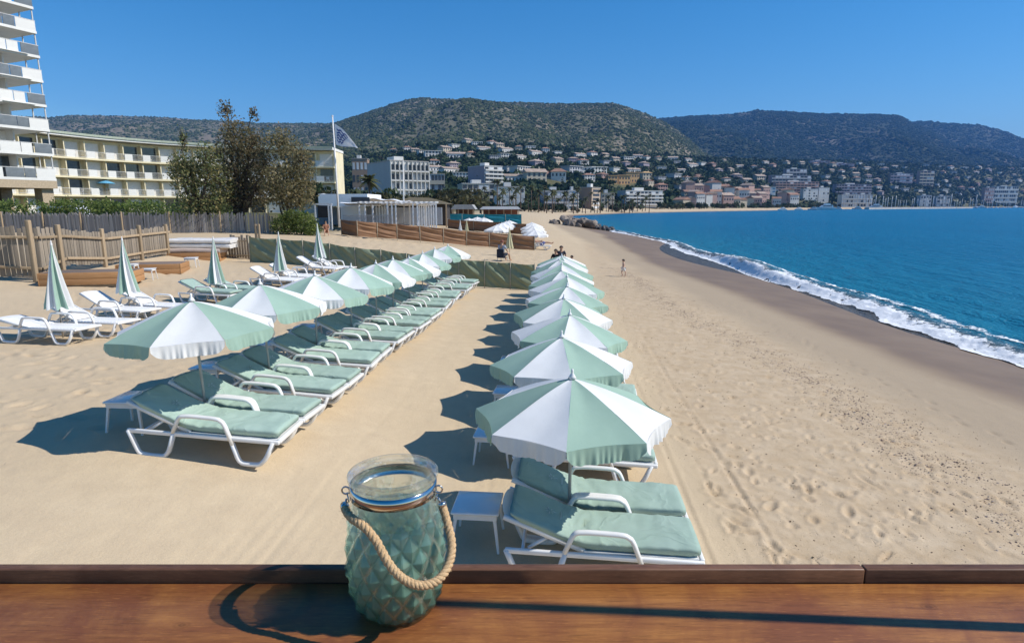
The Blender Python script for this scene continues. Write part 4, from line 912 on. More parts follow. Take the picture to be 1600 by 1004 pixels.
# hedge boxes at the hotel foot
for px in (101, 158, 218): b_ = at_y(px, 322, 82); shrub('shrub', f'clipped dark shrub at the foot of the hotel, {"beside the van" if px < 110 else "below the blue parasol" if px < 170 else "nearest the tamarisks"}', 'shrub', [(dx, 0, .9, .9, .7, .9) for dx in (-1.2, 0, 1.2)], (b_.x, b_.y, gz(b_.x, b_.y)), 900, .16, M_hedge, int(px))

tow = thing('apartment_tower', 'white apartment tower with stacked balconies on piers at the edge of the view', 'tower block', (0, 0, 0))
TC = Vector((-51.1, 70, 0)); td = Vector((-.40, -.917, 0)).normalized(); tn = Vector((.917, -.40, 0)); ang = math.atan2(-td.y, -td.x)
tow.location = TC; tow.rotation_euler = (0, 0, ang)                # local +x runs along the facade away from the camera, -y faces the sea
zf = [float(zat(279+0-k*38.3, 70)) for k in range(9)]
DB = 2.6
MB().box(-22, -2.3, DB, 16, zf[0]+.02, zf[8]+3).build('wall', M_white, tow)
sl = MB().box(-22, 0, 0, 16, -.26, 0).mesh('floor_slab', M_white)
M_shadebrown = pmat('brown_window_frame', (.16, .10, .07), .6)
for k, z in enumerate(zf):
    link('floor_slab', sl, tow, (0, 0, z))
    for j in range(7):
        x0 = -j*3.1; solid = (j+k) % 2 == 0
        o = link('parapet' if solid else 'railing_panel', ubox('tow_par' if solid else 'tow_rail', 1, .06, .98, M_white if solid else M_rglass), tow, (x0-1.0 if solid else x0-.9, .05, z+.003)); o.scale.x = 1.9 if solid else 1.7
        o = link('railing_panel' if solid else 'parapet', ubox('tow_rail' if solid else 'tow_par', 1, .06, .98, M_rglass if solid else M_white), tow, (x0-2.55, .05, z+.003)); o.scale.x = 1.05
        link('handrail', shared('handrail', 'thr', lambda: MB().box(-3.08, 0, -.03, .05, 1.0, 1.06), M_rail), tow, (x0, .05, z))
        link('partition', ubox('tow_part', .14, 1.5, 2.5, M_white), tow, (x0-3.05, 1.82, z+.003))
        if k < 8: link('window', shared('window', ('tw', (j+k*3) % 4 == 0), lambda: MB().box(-2.3, -.5, -.05, .05, .02, 2.25), M_dkglass if (j+k*3) % 4 == 0 else M_shut), tow, (x0-2.3-.1, DB-.06, z+.003))
    o = link('parapet', ubox('tow_par', 1, .06, .98, M_white), tow, (-.05, 1.4, z+.003), math.pi/2); o.scale.x = 2.5
    link('corner_post', shared('corner_post', 'tcp', lambda: MB().box(-.05, .05, -.05, .05, 0, 2.56), M_rail), tow, (-.12, .2, z+.003)); link('corner_post', _part['tcp'], tow, (-.12, 2.4, z+.003))
    if k in (2, 3, 4): link('awning', shared('awning', 'aw', lambda: MB().box(-4.2, -1.2, -.2, 1.6, 2.42, 2.48), M_white), tow, (0, 0, z))
MB().box(-22, 0, 0, 16, zf[0]-1.1, zf[0]-.265).build('transfer_beam', M_brownp, tow)
for x, y in ((-.8, 1.2), (-7, 1.2), (-13, 1.2), (-19, 1.2), (-.8, 9), (-7, 9)): MB().box(x-.6, x+.6, y-.7, y+.7, 0, zf[0]-1.105).build('pier', M_brownp, tow)
MB().box(-20, -3, 6, 14, .5, zf[0]-1.11).build('lobby_wall', M_brownp, tow)
# ------------------------------------------------------------------ white beach restaurant with pergolas
RY = 52.0
def atR(px, py, Y=RY): return at_y(px, py, Y)
rest = thing('beach_restaurant', 'low white beach restaurant with a slatted pergola, behind the brown windbreak', 'restaurant', (0, 0, 0)); g0 = gz(-10, RY); rest.location = (-10, RY, g0); RO = rest.location.copy()
M_wsheet = fabric('white_roof_sheet', (.82, .83, .84), (.88, .88, .88), 1.5, rough=.6); M_wframe = pmat('white_frame', (.84, .85, .86), .5, .06, 4, rnd=.05); M_grey = pmat('grey_sheet', (.34, .36, .39), .6, .1, 2); M_dark = pmat('dark_sheet', (.045, .04, .038), .8, .2, 3); M_thatch = pmat('thatch', (.17, .14, .085), .95, .25, 9, .8, 30, .05)
def rbox(name, px0, px1, py0, py1, y0, y1, mat, kids=rest):
    a = atR(px0, py1, RY+y0)-RO; b = atR(px1, py0, RY+y0)-RO; return MB().box(a.x, b.x, y0, y1, a.z, b.z).build(name, mat, kids)
rbox('back_wall', 494, 690, 324, 351, 9, 9.4, M_grey)
rbox('white_wall', 533, 571, 322, 346, 3.2, 3.4, M_wsheet)
rbox('dark_sheet', 497, 512, 321, 340, 3.1, 3.3, M_dark)  # dark sheet in place of the shade inside the opening
rbox('white_hut', 498, 574, 303, 322, 6, 12, M_wsheet)
rbox('roof_panel', 549, 577, 308, 315.5, 5.7, 5.9, pmat('navy_roof_panel', (.035, .045, .06), .3))
def roofsheet(x0, x1, z0, z1, y0, y1, sag, name='roof_sheet', mat=M_wsheet):
    a = atR(x0, z0, RY+y0)-RO; b = atR(x1, z1, RY+y0)-RO
    MB().grid(lambda u, s: (a.x+(b.x-a.x)*u, y0+(y1-y0)*s, a.z+(b.z-a.z)*u-sag*math.sin(math.pi*u*5)**2*.5+.1*math.sin(s*9)-.2*s), 30, 6, flip=False).build(name, mat, rest)
roofsheet(500, 640, 303, 314, 6, 13, .25); roofsheet(530, 668, 317, 317.5, 1.5, 5.5, .08)
def post(px, y0, top, bot=352):
    a = atR(px, top, RY+y0)-RO; b = gz(a.x+RO.x, a.y+RO.y)-RO.z; MB().box(a.x-.055, a.x+.055, y0-.055, y0+.055, b-.1, a.z).build('post', M_wframe, rest)
for px in (492, 513, 517, 561, 570, 582): post(px, .3, 320)
for px in (605, 612, 618, 645, 652, 681): post(px, .0, 318)
for px in (560, 600, 640, 665): post(px, 5, 320)
for px in np.linspace(655, 681, 8): post(px, 2.2, 321)
for px in np.linspace(588, 606, 5): post(px, 3.4, 322)
def beam(px0, px1, py, y0, y1): 
    a = atR(px0, py, RY+y0)-RO; b = atR(px1, py, RY+y1)-RO; d = b-a; L = d.length; o = MB().box(0, L, -.05, .05, 0, .12).build('beam', M_wframe, rest); o.location = a; o.rotation_euler = (0, -math.asin(d.z/L), math.atan2(d.y, d.x))
beam(490, 519, 320, .3, .3); beam(558, 684, 317.5, .0, .0); beam(558, 684, 318, 5, 5); beam(604, 682, 320.5, 2.2, 2.2)
for px in np.linspace(562, 680, 16): beam(px, px+4, 317, -.2, 5.2)
# railing with slim bars and grey seats along the terrace edge
b = MB(); a0 = atR(536, 337, RY-.6)-RO; a1 = atR(612, 338, RY-.6)-RO
for k in range(46): x = a0.x+(a1.x-a0.x)*k/45; b.box(x-.015, x+.015, -.62, -.58, a0.z-1.0, a0.z)
b.box(a0.x, a1.x, -.64, -.56, a0.z+.002, a0.z+.06); o = b.build('railing', M_grey, rest)
M_seat = pmat('grey_wicker', (.24, .25, .27), .7, .15, 20, rnd=.2)
for k, (px, dy) in enumerate(((560, 1.2), (574, 2.0), (590, 1.4), (604, 2.3), (622, 1.6), (634, 2.4), (640, 1.2), (628, 3))):
    p = atR(px, 345, RY+dy); o = thing('terrace_chair', 'grey wicker armchair on the terrace under the white pergola', 'chair', (p.x, p.y, gz(p.x, p.y)), 1.3*k, 'wicker chairs on the restaurant terrace')
    MB().bbox(-.3, .3, -.3, .3, .3, .42, .03).build('seat', M_seat, o); MB().bbox(-.3, .3, .22, .3, .42, .88, .03).build('backrest', M_seat, o); MB().box(-.28, -.23, -.28, .28, 0, .3).box(.23, .28, -.28, .28, 0, .3).build('leg', M_seat, o); MB().bbox(-.32, -.24, -.3, .22, .421, .62, .02).build('armrest', M_seat, o); MB().bbox(.24, .32, -.3, .22, .421, .62, .02).build('armrest', M_seat, o)
# tarpaulin-covered furniture
tp = at_y(672, 353, 50); M_tarp = fabric('grey_white_tarpaulin', (.52, .53, .54), (.66, .67, .67), 1.2, rough=.6)
o = thing('covered_furniture', 'stacked terrace furniture under a pale tied-down tarpaulin', 'tarpaulin', (tp.x, tp.y, gz(tp.x, tp.y)))
def tf(u, s):
    a = 2*math.pi*u; n = 5; c_, q = math.cos(a), math.sin(a); r_ = (abs(c_)**n+abs(q)**n)**(-1/n); w_ = 1.03-.08*s if s < .9 else .95*(1-s)/.1
    x = c_*r_*1.25*w_; y = q*r_*.8*w_; z = min(1, s/.88)*.88-.10*math.cos(x*2.2)*s+.03*math.sin(14*u*6.28+s*6)*(1-s)
    fold = .035*math.sin(u*70+s*5)*(1-s*.7); return (x*(1+fold), y*(1+fold), z)
MB().grid(tf, 96, 14).build('tarpaulin', M_tarp, o)
for x in (-.5, .45): MB().tube([(x, -.86, .05), (x+.25, -.84, .5), (x+.1, -.80, .84)], .012, 5).build('rope', M_wframe, o)
# thatched hut and brown beach bar further along
ht = thing('thatched_hut', 'thatch-roofed beach hut behind the white pergola', 'hut', (0, 0, 0)); c0 = at_y(660, 340, 70); ht.location = (c0.x, 70, gz(c0.x, 70)); HOo = ht.location.copy()
def hloc(px, py, Y): return at_y(px, py, Y)-HOo
a = hloc(612, 318, 68); b = hloc(700, 319, 68); c = hloc(640, 308, 71); d = hloc(672, 309, 71)
MB().add([a, b, d, c, a+Vector((0, 7, 0)), b+Vector((0, 7, 0))], [(0, 1, 2, 3), (3, 2, 5, 4), (0, 3, 4), (1, 5, 2)]).build('thatch_roof', M_thatch, ht)
MB().box(a.x+.4, b.x-.4, .5, 4, -.2, a.z-.02).build('wall', M_dark, ht)
for px in (640, 668, 697): q = hloc(px, 319, 67.8); MB().box(q.x-.07, q.x+.07, -2.3, -2.15, -.3, q.z).build('post', M_post, ht)
def kiosk(name, label, cat, px0, px1, y0, y1, Y, wallm, roofm, posts=4, slope=.4):
    c0 = at_y((px0+px1)/2, y1, Y); o = thing(name, label, cat, (c0.x, Y, gz(c0.x, Y))); O = o.location.copy(); a = at_y(px0, y0, Y)-O; b = at_y(px1, y0, Y)-O
    MB().prism([(a.x-.3, a.z), (b.x+.3, a.z), (b.x-.2, a.z+slope), (a.x+.3, a.z+slope)], -.8, 5.2).build('roof', roofm, o)
    MB().box(a.x+.2, b.x-.2, 2.5, 5, -.3, a.z-.004).build('wall', wallm, o); MB().box(a.x+.2, b.x-.2, .2, .35, -.3, 1.0).build('bar_counter', wallm, o)
    for k in range(posts): x = a.x+.05+(b.x-a.x-.1)*k/(posts-1); MB().box(x-.06, x+.06, -.5, -.38, -.3, a.z-.004).build('post', M_post, o)
    return o
M_bar = wood('dark_bar_wood', (.10, .06, .04), (.17, .10, .065)); M_redwood = wood('red_brown_boards', (.18, .075, .045), (.25, .11, .07))
kiosk('beach_bar', 'dark open beach bar with a grey awning above the teal windbreak', 'beach bar', 708, 740, 327, 340, 92, M_bar, pmat('grey_awning', (.36, .36, .36), .8), 5, .7)
kiosk('beach_bar', 'long red-brown beach cabin with a thin white roof above the teal windbreak', 'beach bar', 752, 811, 327, 340, 100, M_redwood, M_wframe, 6, .45)
# ------------------------------------------------------------------ flag poles
fpos = at_t(530, 347, 48); FT = at_t(519.5, 182, 48)
fl = thing('flagpole', 'tall white flagpole flying a white flag with blue waves', 'flagpole', fpos); h = FT-fpos
MB().tube([(0, 0, -.4), h*.5, h], [.085, .07, .05], 10).build('pole', M_wpole, fl); MB().lathe([(0, .1), (.07, .07), (.08, .0), (0, -.05)], 10, c=tuple(h)).build('finial', M_wpole, fl)
M_flag = fabric('white_flag_cloth', (.70, .72, .76), (.78, .80, .83), 2, .3); M_fblue = fabric('blue_flag_print', (.045, .09, .30), (.06, .12, .38), 2, .2)
q0 = at_t(522.5, 193, 47.9)-fpos; q1 = at_t(524.8, 226, 47.9)-fpos; q2 = at_t(559, 229, 47.2)-fpos; q3 = at_t(541, 210, 47.5)-fpos
def flagp(u, v, off=0):
    top = q0.lerp(q2, u)+Vector((.10*math.sin(3*u), .0, .10*math.sin(u*5))); bot = q1.lerp(q2+Vector((-.12, .25, -.12)), u)+Vector((0, 0, -.05*math.sin(u*6)))
    p = top.lerp(bot, v); p.y += .11*math.sin(u*9+v*2.5)*u+.04*math.sin(v*8)*u-off; return tuple(p)
MB().grid(lambda u, v: flagp(u, v), 22, 16).build('flag', M_flag, fl); fg = fl.children[-1]
eb = MB()
for k in range(5):
    v0 = .16+k*.15; eb.grid(lambda u, s: flagp(.08+.46*u*(1-.1*k), v0+.04*math.sin(u*14+k)+s*.075, .025), 20, 1)
    eb.grid(lambda u, s: flagp(.08+.46*u*(1-.1*k), v0+.04*math.sin(u*14+k)+s*.075, -.025), 20, 1)
eb.build('emblem', M_fblue, fg)
p = at_t(631, 330, 54); t_ = at_t(629.5, 251, 54); o = thing('flagpole', 'thin bare white pole above the white pergola', 'flagpole', (p.x, p.y, gz(p.x, p.y))); MB().tube([(0, 0, -.3), t_-o.location], [.055, .035], 8).build('pole', M_wpole, o); MB().lathe([(0, .08), (.05, .05), (.05, 0), (0, -.02)], 8, c=tuple(t_-o.location)).build('finial', M_wpole, o)
# ------------------------------------------------------------------ white parasols beyond the windbreak, yellow closed ones
wu = None
M_canw2 = fabric('plain_white_canvas', (.78, .78, .77), (.83, .83, .82), trans=.15)
for i, (px, py, t, lab) in enumerate([(733, 341, 74, 'leftmost white parasol, beyond the brown windbreak'), (746, 339, 77, 'white parasol second from the left, beyond the brown windbreak'), (756, 340, 74, 'white parasol third from the left, beyond the brown windbreak'),
      (776, 352, 53, 'front white parasol of the slanting row beside the yellow closed one'), (784, 348.5, 57, 'second white parasol of the slanting row beyond the brown windbreak'), (791, 346, 61, 'third white parasol of the slanting row beyond the brown windbreak'), (796, 344.5, 65, 'rear white parasol of the slanting row beyond the brown windbreak'),
      (836, 359, 50.5, 'front white parasol by the sea, over the sunbathing couple'), (834, 354, 54.5, 'second white parasol in the row by the sea'), (832, 350, 58, 'third white parasol in the row by the sea'), (831, 347.5, 61.5, 'rear white parasol in the row by the sea')]):
    if wu is None: wu = make_umbrella('beach_umbrella', lab, True, 1, 'plain white parasols', (M_canw2, M_canw2)); o = wu
    else: o = copy_tree(wu)
    ap = at_t(px, py, t); o['label'] = lab; s = 1.2; o.scale = (s, s, s); o.location = (ap.x, ap.y, ap.z-APEX*s); o.rotation_euler = (0, 0, i*.7)
M_yel = fabric('pale_yellow_canvas', (.62, .57, .36), (.70, .65, .44), 3, .1)
for px, py, t, lab, m_ in ((796, 355, 40, 'closed pale yellow parasol in front of the brown windbreak', M_yel), (719, 344, 52, 'closed white parasol behind the brown windbreak', M_canW), (729, 343, 51, 'closed pale yellow parasol behind the brown windbreak', M_yel)):
    ap = at_t(px, py, t); o = make_closed(lab, None); o.location = (ap.x, ap.y, ap.z-2.05); o.rotation_euler = (0, 0, px)
    for ch in o.children:
        if ch.name.startswith('canopy'): ch.data.materials[0] = m_
# ------------------------------------------------------------------ people
def skin(name, verts, edges, radii, mat, parent, sub=2, root=0):
    me = bpy.data.meshes.new(name); me.from_pydata([tuple(v) for v in verts], edges, []); o = bpy.data.objects.new(name, me); COL.objects.link(o)
    m = o.modifiers.new('skin', 'SKIN'); m.use_smooth_shade = True
    for k, r in enumerate(radii):
        sv = me.skin_vertices[0].data[k]; sv.radius = (r, r) if not hasattr(r, '__len__') else r; sv.use_root = (k == root)
    o.modifiers.new('sub', 'SUBSURF').levels = sub; o.modifiers['sub'].render_levels = sub
    dg = bpy.context.evaluated_depsgraph_get(); nm = bpy.data.meshes.new_from_object(o.evaluated_get(dg)); nm.name = name; nm.materials.clear(); nm.materials.append(mat); bpy.data.objects.remove(o); return link(name, nm, parent)
M_skin = pmat('skin', (.50, .30, .20), .55, .08, 4, spec=.3); M_skinp = pmat('pale_skin', (.62, .40, .29), .55, .06, 4); M_hair = pmat('dark_hair', (.035, .022, .015), .6, .2, 12)
def person(label, loc, rz, pose, s=1.0, top=None, bottom=None, hair=M_hair, skinm=M_skin, cap=None):
    o = thing('person', label, 'person', loc, rz); o.scale = (s, s, s)
    if pose == 'sit':     # seated low, facing +y, knees up
        J = dict(pel=(0, 0, .38), spi=(0, -.06, .58), che=(0, -.08, .80), nec=(0, -.05, .98), hea=(0, -.02, 1.12), top=(0, -.02, 1.22))
        L = lambda q: dict(hip=(q*.10, .02, .36), kne=(q*.16, .46, .46), ank=(q*.15, .62, .08), toe=(q*.16, .80, .04), sho=(q*.19, -.06, .90), elb=(q*.27, .05, .64), wri=(q*.18, .28, .56), han=(q*.14, .38, .54))
    elif pose == 'lie':   # on a lounger, head at -x
        J = dict(pel=(0, 0, .50), spi=(-.2, 0, .56), che=(-.42, 0, .66), nec=(-.62, 0, .78), hea=(-.74, 0, .86), top=(-.84, 0, .92))
        L = lambda q: dict(hip=(.04, q*.10, .50), kne=(.48, q*.13, .58), ank=(.90, q*.12, .50), toe=(.96, q*.13, .62), sho=(-.52, q*.19, .70), elb=(-.26, q*.27, .55), wri=(-.02, q*.22, .60), han=(.08, q*.16, .63))
    else:                 # walking, facing -x
        J = dict(pel=(0, 0, .50), spi=(0, 0, .60), che=(-.01, 0, .72), nec=(-.02, 0, .82), hea=(-.035, 0, .92), top=(-.035, 0, 1.0))
        L = lambda q: dict(hip=(0, q*.07, .47), kne=(-.09*q, q*.07, .27), ank=(-.06*q+.05, q*.07, .06), toe=(-.06*q-.07, q*.07, .025), sho=(-.01, q*.12, .77), elb=(.04*q, q*.16, .63), wri=(.03*q-.08, q*.15, .54), han=(.03*q-.13, q*.15, .51))
    k = .62 if pose == 'walk' else 1
    V = [J[n] for n in ('pel', 'spi', 'che', 'nec', 'hea', 'top')]; Rr = [.145*k, .13*k, .15*k, .055*k, .095*k*(1.25 if k < 1 else 1), .075*k*(1.25 if k < 1 else 1)]; E = [(0, 1), (1, 2), (2, 3), (3, 4), (4, 5)]
    for q in (-1, 1):
        l = L(q); n = len(V); V += [l[x] for x in ('hip', 'kne', 'ank', 'toe', 'sho', 'elb', 'wri', 'han')]; Rr += [x*k for x in (.095, .062, .042, .035, .058, .044, .032, .036)]; E += [(0, n), (n, n+1), (n+1, n+2), (n+2, n+3), (2, n+4), (n+4, n+5), (n+5, n+6), (n+6, n+7)]
        hv = Vector(l['han']); wv = (hv-Vector(l['wri'])).normalized()*.05*k
        for f in range(4): m = len(V); V.append(hv+wv*1.5+Vector((0, 0, 0))+Vector((0, (f-1.5)*.016*k, (f-1.5)*.004))); Rr.append(.010*k); E.append((n+7, m))
    skin('body', V, E, Rr, skinm, o, 2)
    hd = Vector(J['hea']); fw = Vector((0, 1, 0)) if pose == 'sit' else (Vector((-.2, 0, 1)).normalized() if pose == 'lie' else Vector((-1, 0, 0)))
    up = (Vector(J['top'])-hd).normalized(); rk = .098*k*(1.3 if k < 1 else 1)
    fc = MB(); sd_ = up.cross(fw)
    for q in (-1, 1):
        fc.lathe([(0, .012*k), (.012*k, 0), (0, -.012*k)], 6, c=tuple(hd+fw*rk*.93+sd_*q*.036*k+up*.02*k))
    fc.tube([hd+fw*rk*.9+up*.012*k, hd+fw*rk*1.16-up*.02*k], [.008*k, .016*k], 5); fc.tube([hd+fw*rk*.95-up*.05*k-sd_*.025*k, hd+fw*rk*.95-up*.05*k+sd_*.025*k], .006*k, 5)
    fc.build('face', skinm, o)
    hb = MB(); Rm = Matrix((sd_, fw, up)).transposed()
    def hf(u, v):
        a = 2*math.pi*u; z = math.cos(v*1.9); r_ = math.sin(v*1.9); front = max(0, math.sin(a)); vv = v*(1.9-.75*front); z = math.cos(vv); r_ = math.sin(vv)
        return tuple(hd+Rm @ Vector((r_*math.cos(a), r_*math.sin(a)-.08, z))*rk*1.12+up*.012)
    hb.grid(hf, 18, 8).build('hair', hair if cap is None else cap, o)
    def cloth(nm, a, b, mat, grow):
        pts = [V[x] for x in a]; return skin(nm, pts, b, grow, mat, o, 2)
    if top:
        n1, n2 = 6, 18
        vv = [V[0], V[1], V[2], Vector(V[2]).lerp(Vector(V[3]), .55), V[n1+4], V[n1+5], V[n2+4], V[n2+5]]
        vv[5] = Vector(vv[4]).lerp(Vector(vv[5]), .7); vv[7] = Vector(vv[6]).lerp(Vector(vv[7]), .7)
        skin('shirt', vv, [(0, 1), (1, 2), (2, 3), (2, 4), (4, 5), (2, 6), (6, 7)], [x*k for x in (.165, .15, .168, .075, .072, .06, .072, .06)], top, o, 2)
    if bottom:
        n1, n2 = 6, 18; vv = [V[0], V[n1], Vector(V[n1]).lerp(Vector(V[n1+1]), .75), V[n2], Vector(V[n2]).lerp(Vector(V[n2+1]), .75)]
        skin('shorts', vv, [(0, 1), (1, 2), (0, 3), (3, 4)], [x*k for x in (.155, .108, .085, .108, .085)], bottom, o, 2)
    return o
M_blueg = fabric('grey_blue_shirt', (.30, .34, .42), (.40, .44, .52), 4); M_navy = fabric('navy_cloth', (.02, .022, .035), (.035, .04, .06), 4); M_black = fabric('black_cloth', (.015, .014, .016), (.03, .028, .03), 4); M_purple = fabric('dark_purple_cloth', (.05, .03, .06), (.08, .05, .09), 4); M_rust = fabric('rust_cloth', (.30, .13, .08), (.38, .18, .11), 4); M_violetb = fabric('violet_blue_cloth', (.16, .17, .36), (.22, .24, .45), 4); M_caprd = fabric('red_brown_cap', (.20, .08, .06), (.26, .11, .08), 4); M_whitec = fabric('white_cloth', (.7, .7, .7), (.78, .78, .78), 4)
def gp_(px, py, t, dz=0): p = at_t(px, py, t); return Vector((p.x, p.y, gz(p.x, p.y)+dz))
p = gp_(785, 407, 37); person('person in a grey-blue top and reddish cap sitting by the yellow closed parasol', p, R(-30), 'sit', 1.05, M_blueg, M_navy, cap=M_caprd, skinm=M_skin)
cs = thing('folding_chair', 'low folding chair under the person by the yellow closed parasol', 'chair', p, R(-30)); MB().box(-.24, .24, -.22, .24, .22, .25).build('seat', M_navy, cs); MB().box(-.24, .24, -.27, -.24, .25, .75).build('backrest', M_navy, cs)
for x in (-.23, .23):
    for y in (-.2, .22): MB().cyl((x, y, 0), (x, y, .22), .014, 6).build('leg', M_rail, cs)
person('person with long dark hair in black sitting beyond the far end of the sea-side row', gp_(868, 400, 34), R(150), 'sit', .98, M_black, M_black)
person('person in a dark navy jacket sitting higher beyond the far end of the sea-side row', gp_(877, 400, 34.6, .1), R(190), 'sit', 1.02, M_navy, M_black)
person('person in grey sitting low at the right end of the sea-side row', gp_(893, 404, 33), R(120), 'sit', .8, M_blueg, M_black)
lg = None
for px, t, lab, tp_, bt, sk in ((829, 50.5, 'person in dark purple lying under the front white parasol', M_purple, M_navy, M_skin), (846, 49, 'tanned person in violet blue shorts lying by the front white parasol', None, M_violetb, M_skin)):
    q = gp_(px, 388, t); person(lab, q, R(-12), 'lie', 1.0, tp_, bt, skinm=sk)
    dup(lb1, 'bare lounger under the '+('person in dark purple' if lg is None else 'tanned person')+' by the white parasols', q-Vector((.15, 0, 0)), R(-12), 'loungers by the white parasols'); lg = 1
person('small child with dark hair and pale bare skin walking across the open sand', gp_(974, 430, 32.6), R(10), 'walk', .93, None, M_whitec, skinm=M_skinp)
person('person in rust-coloured clothes crouching at the terrace edge behind the green windbreak', gp_(510, 371, 44), R(200), 'sit', .85, M_rust, M_rust)
# ------------------------------------------------------------------ rocks of the groyne
M_rock = pmat('groyne_rock', (.30, .245, .20), .9, .25, 1.2, .8, 5, .08, rnd=.25); M_wetrock = pmat('wet_rock', (.075, .07, .065), .5, .2, 1.2, .8, 5, .08, rnd=.2)
def rock_mesh(seed):
    bm = bmesh.new(); bmesh.ops.create_icosphere(bm, subdivisions=2, radius=1); r2 = random.Random(seed); k = [Vector((r2.gauss(0, 1), r2.gauss(0, 1), r2.gauss(0, 1))).normalized() for _ in range(9)]
    for v in bm.verts:
        d = v.co.normalized(); m = min(.62/max(.05, d.dot(q)) for q in k if d.dot(q) > .05) if any(d.dot(q) > .05 for q in k) else 1; v.co = d*min(1, m)*(1+.08*mnoise.noise(d*3+Vector((seed, 0, 0))))
    me = bpy.data.meshes.new('rock'); bm.to_mesh(me); bm.free(); return me
rms = [rock_mesh(k) for k in range(7)]; rk2 = [m.copy() for m in rms]
for m in rms: m.materials.append(M_rock)
for m in rk2: m.materials.append(M_wetrock)
rr = random.Random(8); nrk = 0
for k in range(95):
    f = rr.random(); px = 862+100*f+rr.uniform(-4, 4); t = 122-8*f+rr.uniform(-6, 6); q = at_t(px, 345, t); wetr = f > .68
    s = rr.uniform(.45, 1.15)*(1 if .1 < f < .7 else .7); base = max(gz(q.x, q.y), SEA-.2); z = base+s*.25+(.55 if rr.random() < .4 and .15 < f < .65 else 0)
    o = link('boulder', (rk2 if wetr else rms)[k % 7], None, (q.x, q.y, z)); o.scale = (s*rr.uniform(.9, 1.4), s, s*rr.uniform(.6, .85)); o.rotation_euler = (rr.uniform(0, 6), rr.uniform(0, 6), rr.uniform(0, 6))
    tag(o, 'dark wet boulder at the seaward end of the rock groyne' if wetr else 'brown-grey boulder in the rock groyne across the beach', 'boulder', 'wet boulders of the groyne' if wetr else 'dry boulders of the groyne')
mb = MB()
for k in range(130):
    f = rr.random(); q = at_t(935+150*f, 331.5, 400+120*f+rr.uniform(-6, 6)); s = rr.uniform(.8, 1.8); m = rms[k % 7]; Rm = Matrix.Rotation(rr.uniform(0, 6), 3, 'Z'); mb.add([(Rm @ (v.co*s))+Vector((q.x, q.y, SEA+.3)) for v in m.vertices], [tuple(p.vertices) for p in m.polygons])
tag(mb.build('rock_breakwater', M_wetrock), 'low dark line of rocks lying off the far beach', kind='stuff')
# ------------------------------------------------------------------ town on the far shore
M_tw = pmat('town_white_wall', (.66, .64, .60), .85, .06, .1, rnd=.08); M_tg = pmat('town_grey_wall', (.46, .46, .47), .85, .06, .1, rnd=.08); M_tcr = pmat('town_cream_wall', (.58, .50, .38), .85, .08, .1, rnd=.1); M_tpk = pmat('town_pink_wall', (.50, .33, .28), .85, .08, .1, rnd=.08)
M_toc = pmat('town_ochre_wall', (.56, .36, .17), .85, .08, .1, rnd=.08); M_tbr = pmat('town_brown_wall', (.33, .23, .16), .85, .08, .1); M_tbe = pmat('town_beige_wall', (.44, .35, .26), .85, .06, .1); M_tmv = pmat('town_mauve_wall', (.40, .33, .36), .85, .08, .1, rnd=.08)
M_rt = pmat('terracotta_roof', (.36, .205, .14), .9, .2, .4, rnd=.15); M_rp = pmat('pale_tile_roof', (.44, .34, .27), .9, .2, .4, rnd=.15); M_rf = pmat('flat_roof_gravel', (.42, .40, .38), .9, .1, .2)
M_win = pmat('town_window', (.055, .065, .08), .25, .2, .3, rnd=.3); M_wsh = pmat('town_blind', (.58, .60, .62), .7, .1, .3, rnd=.15); M_tblue = pmat('town_blue_glass', (.12, .26, .42), .2, .2, .2)
unitb = MB().box(-.5, .5, -.5, .5, 0, 1)
_um = {}
def um(name, mat):
    k = (name, mat.name)
    if k not in _um: _um[k] = unitb.mesh(name, mat)
    return _um[k]
rects = []                                  # what stands where in the view, so trees do not cover it
def pxof(p): t = p.y*CP-(p.z-HC)*SP; return 800+F*p.x/t, 502+F*(-(p.z-HC)*CP-p.y*SP)/t
rt = random.Random(33)
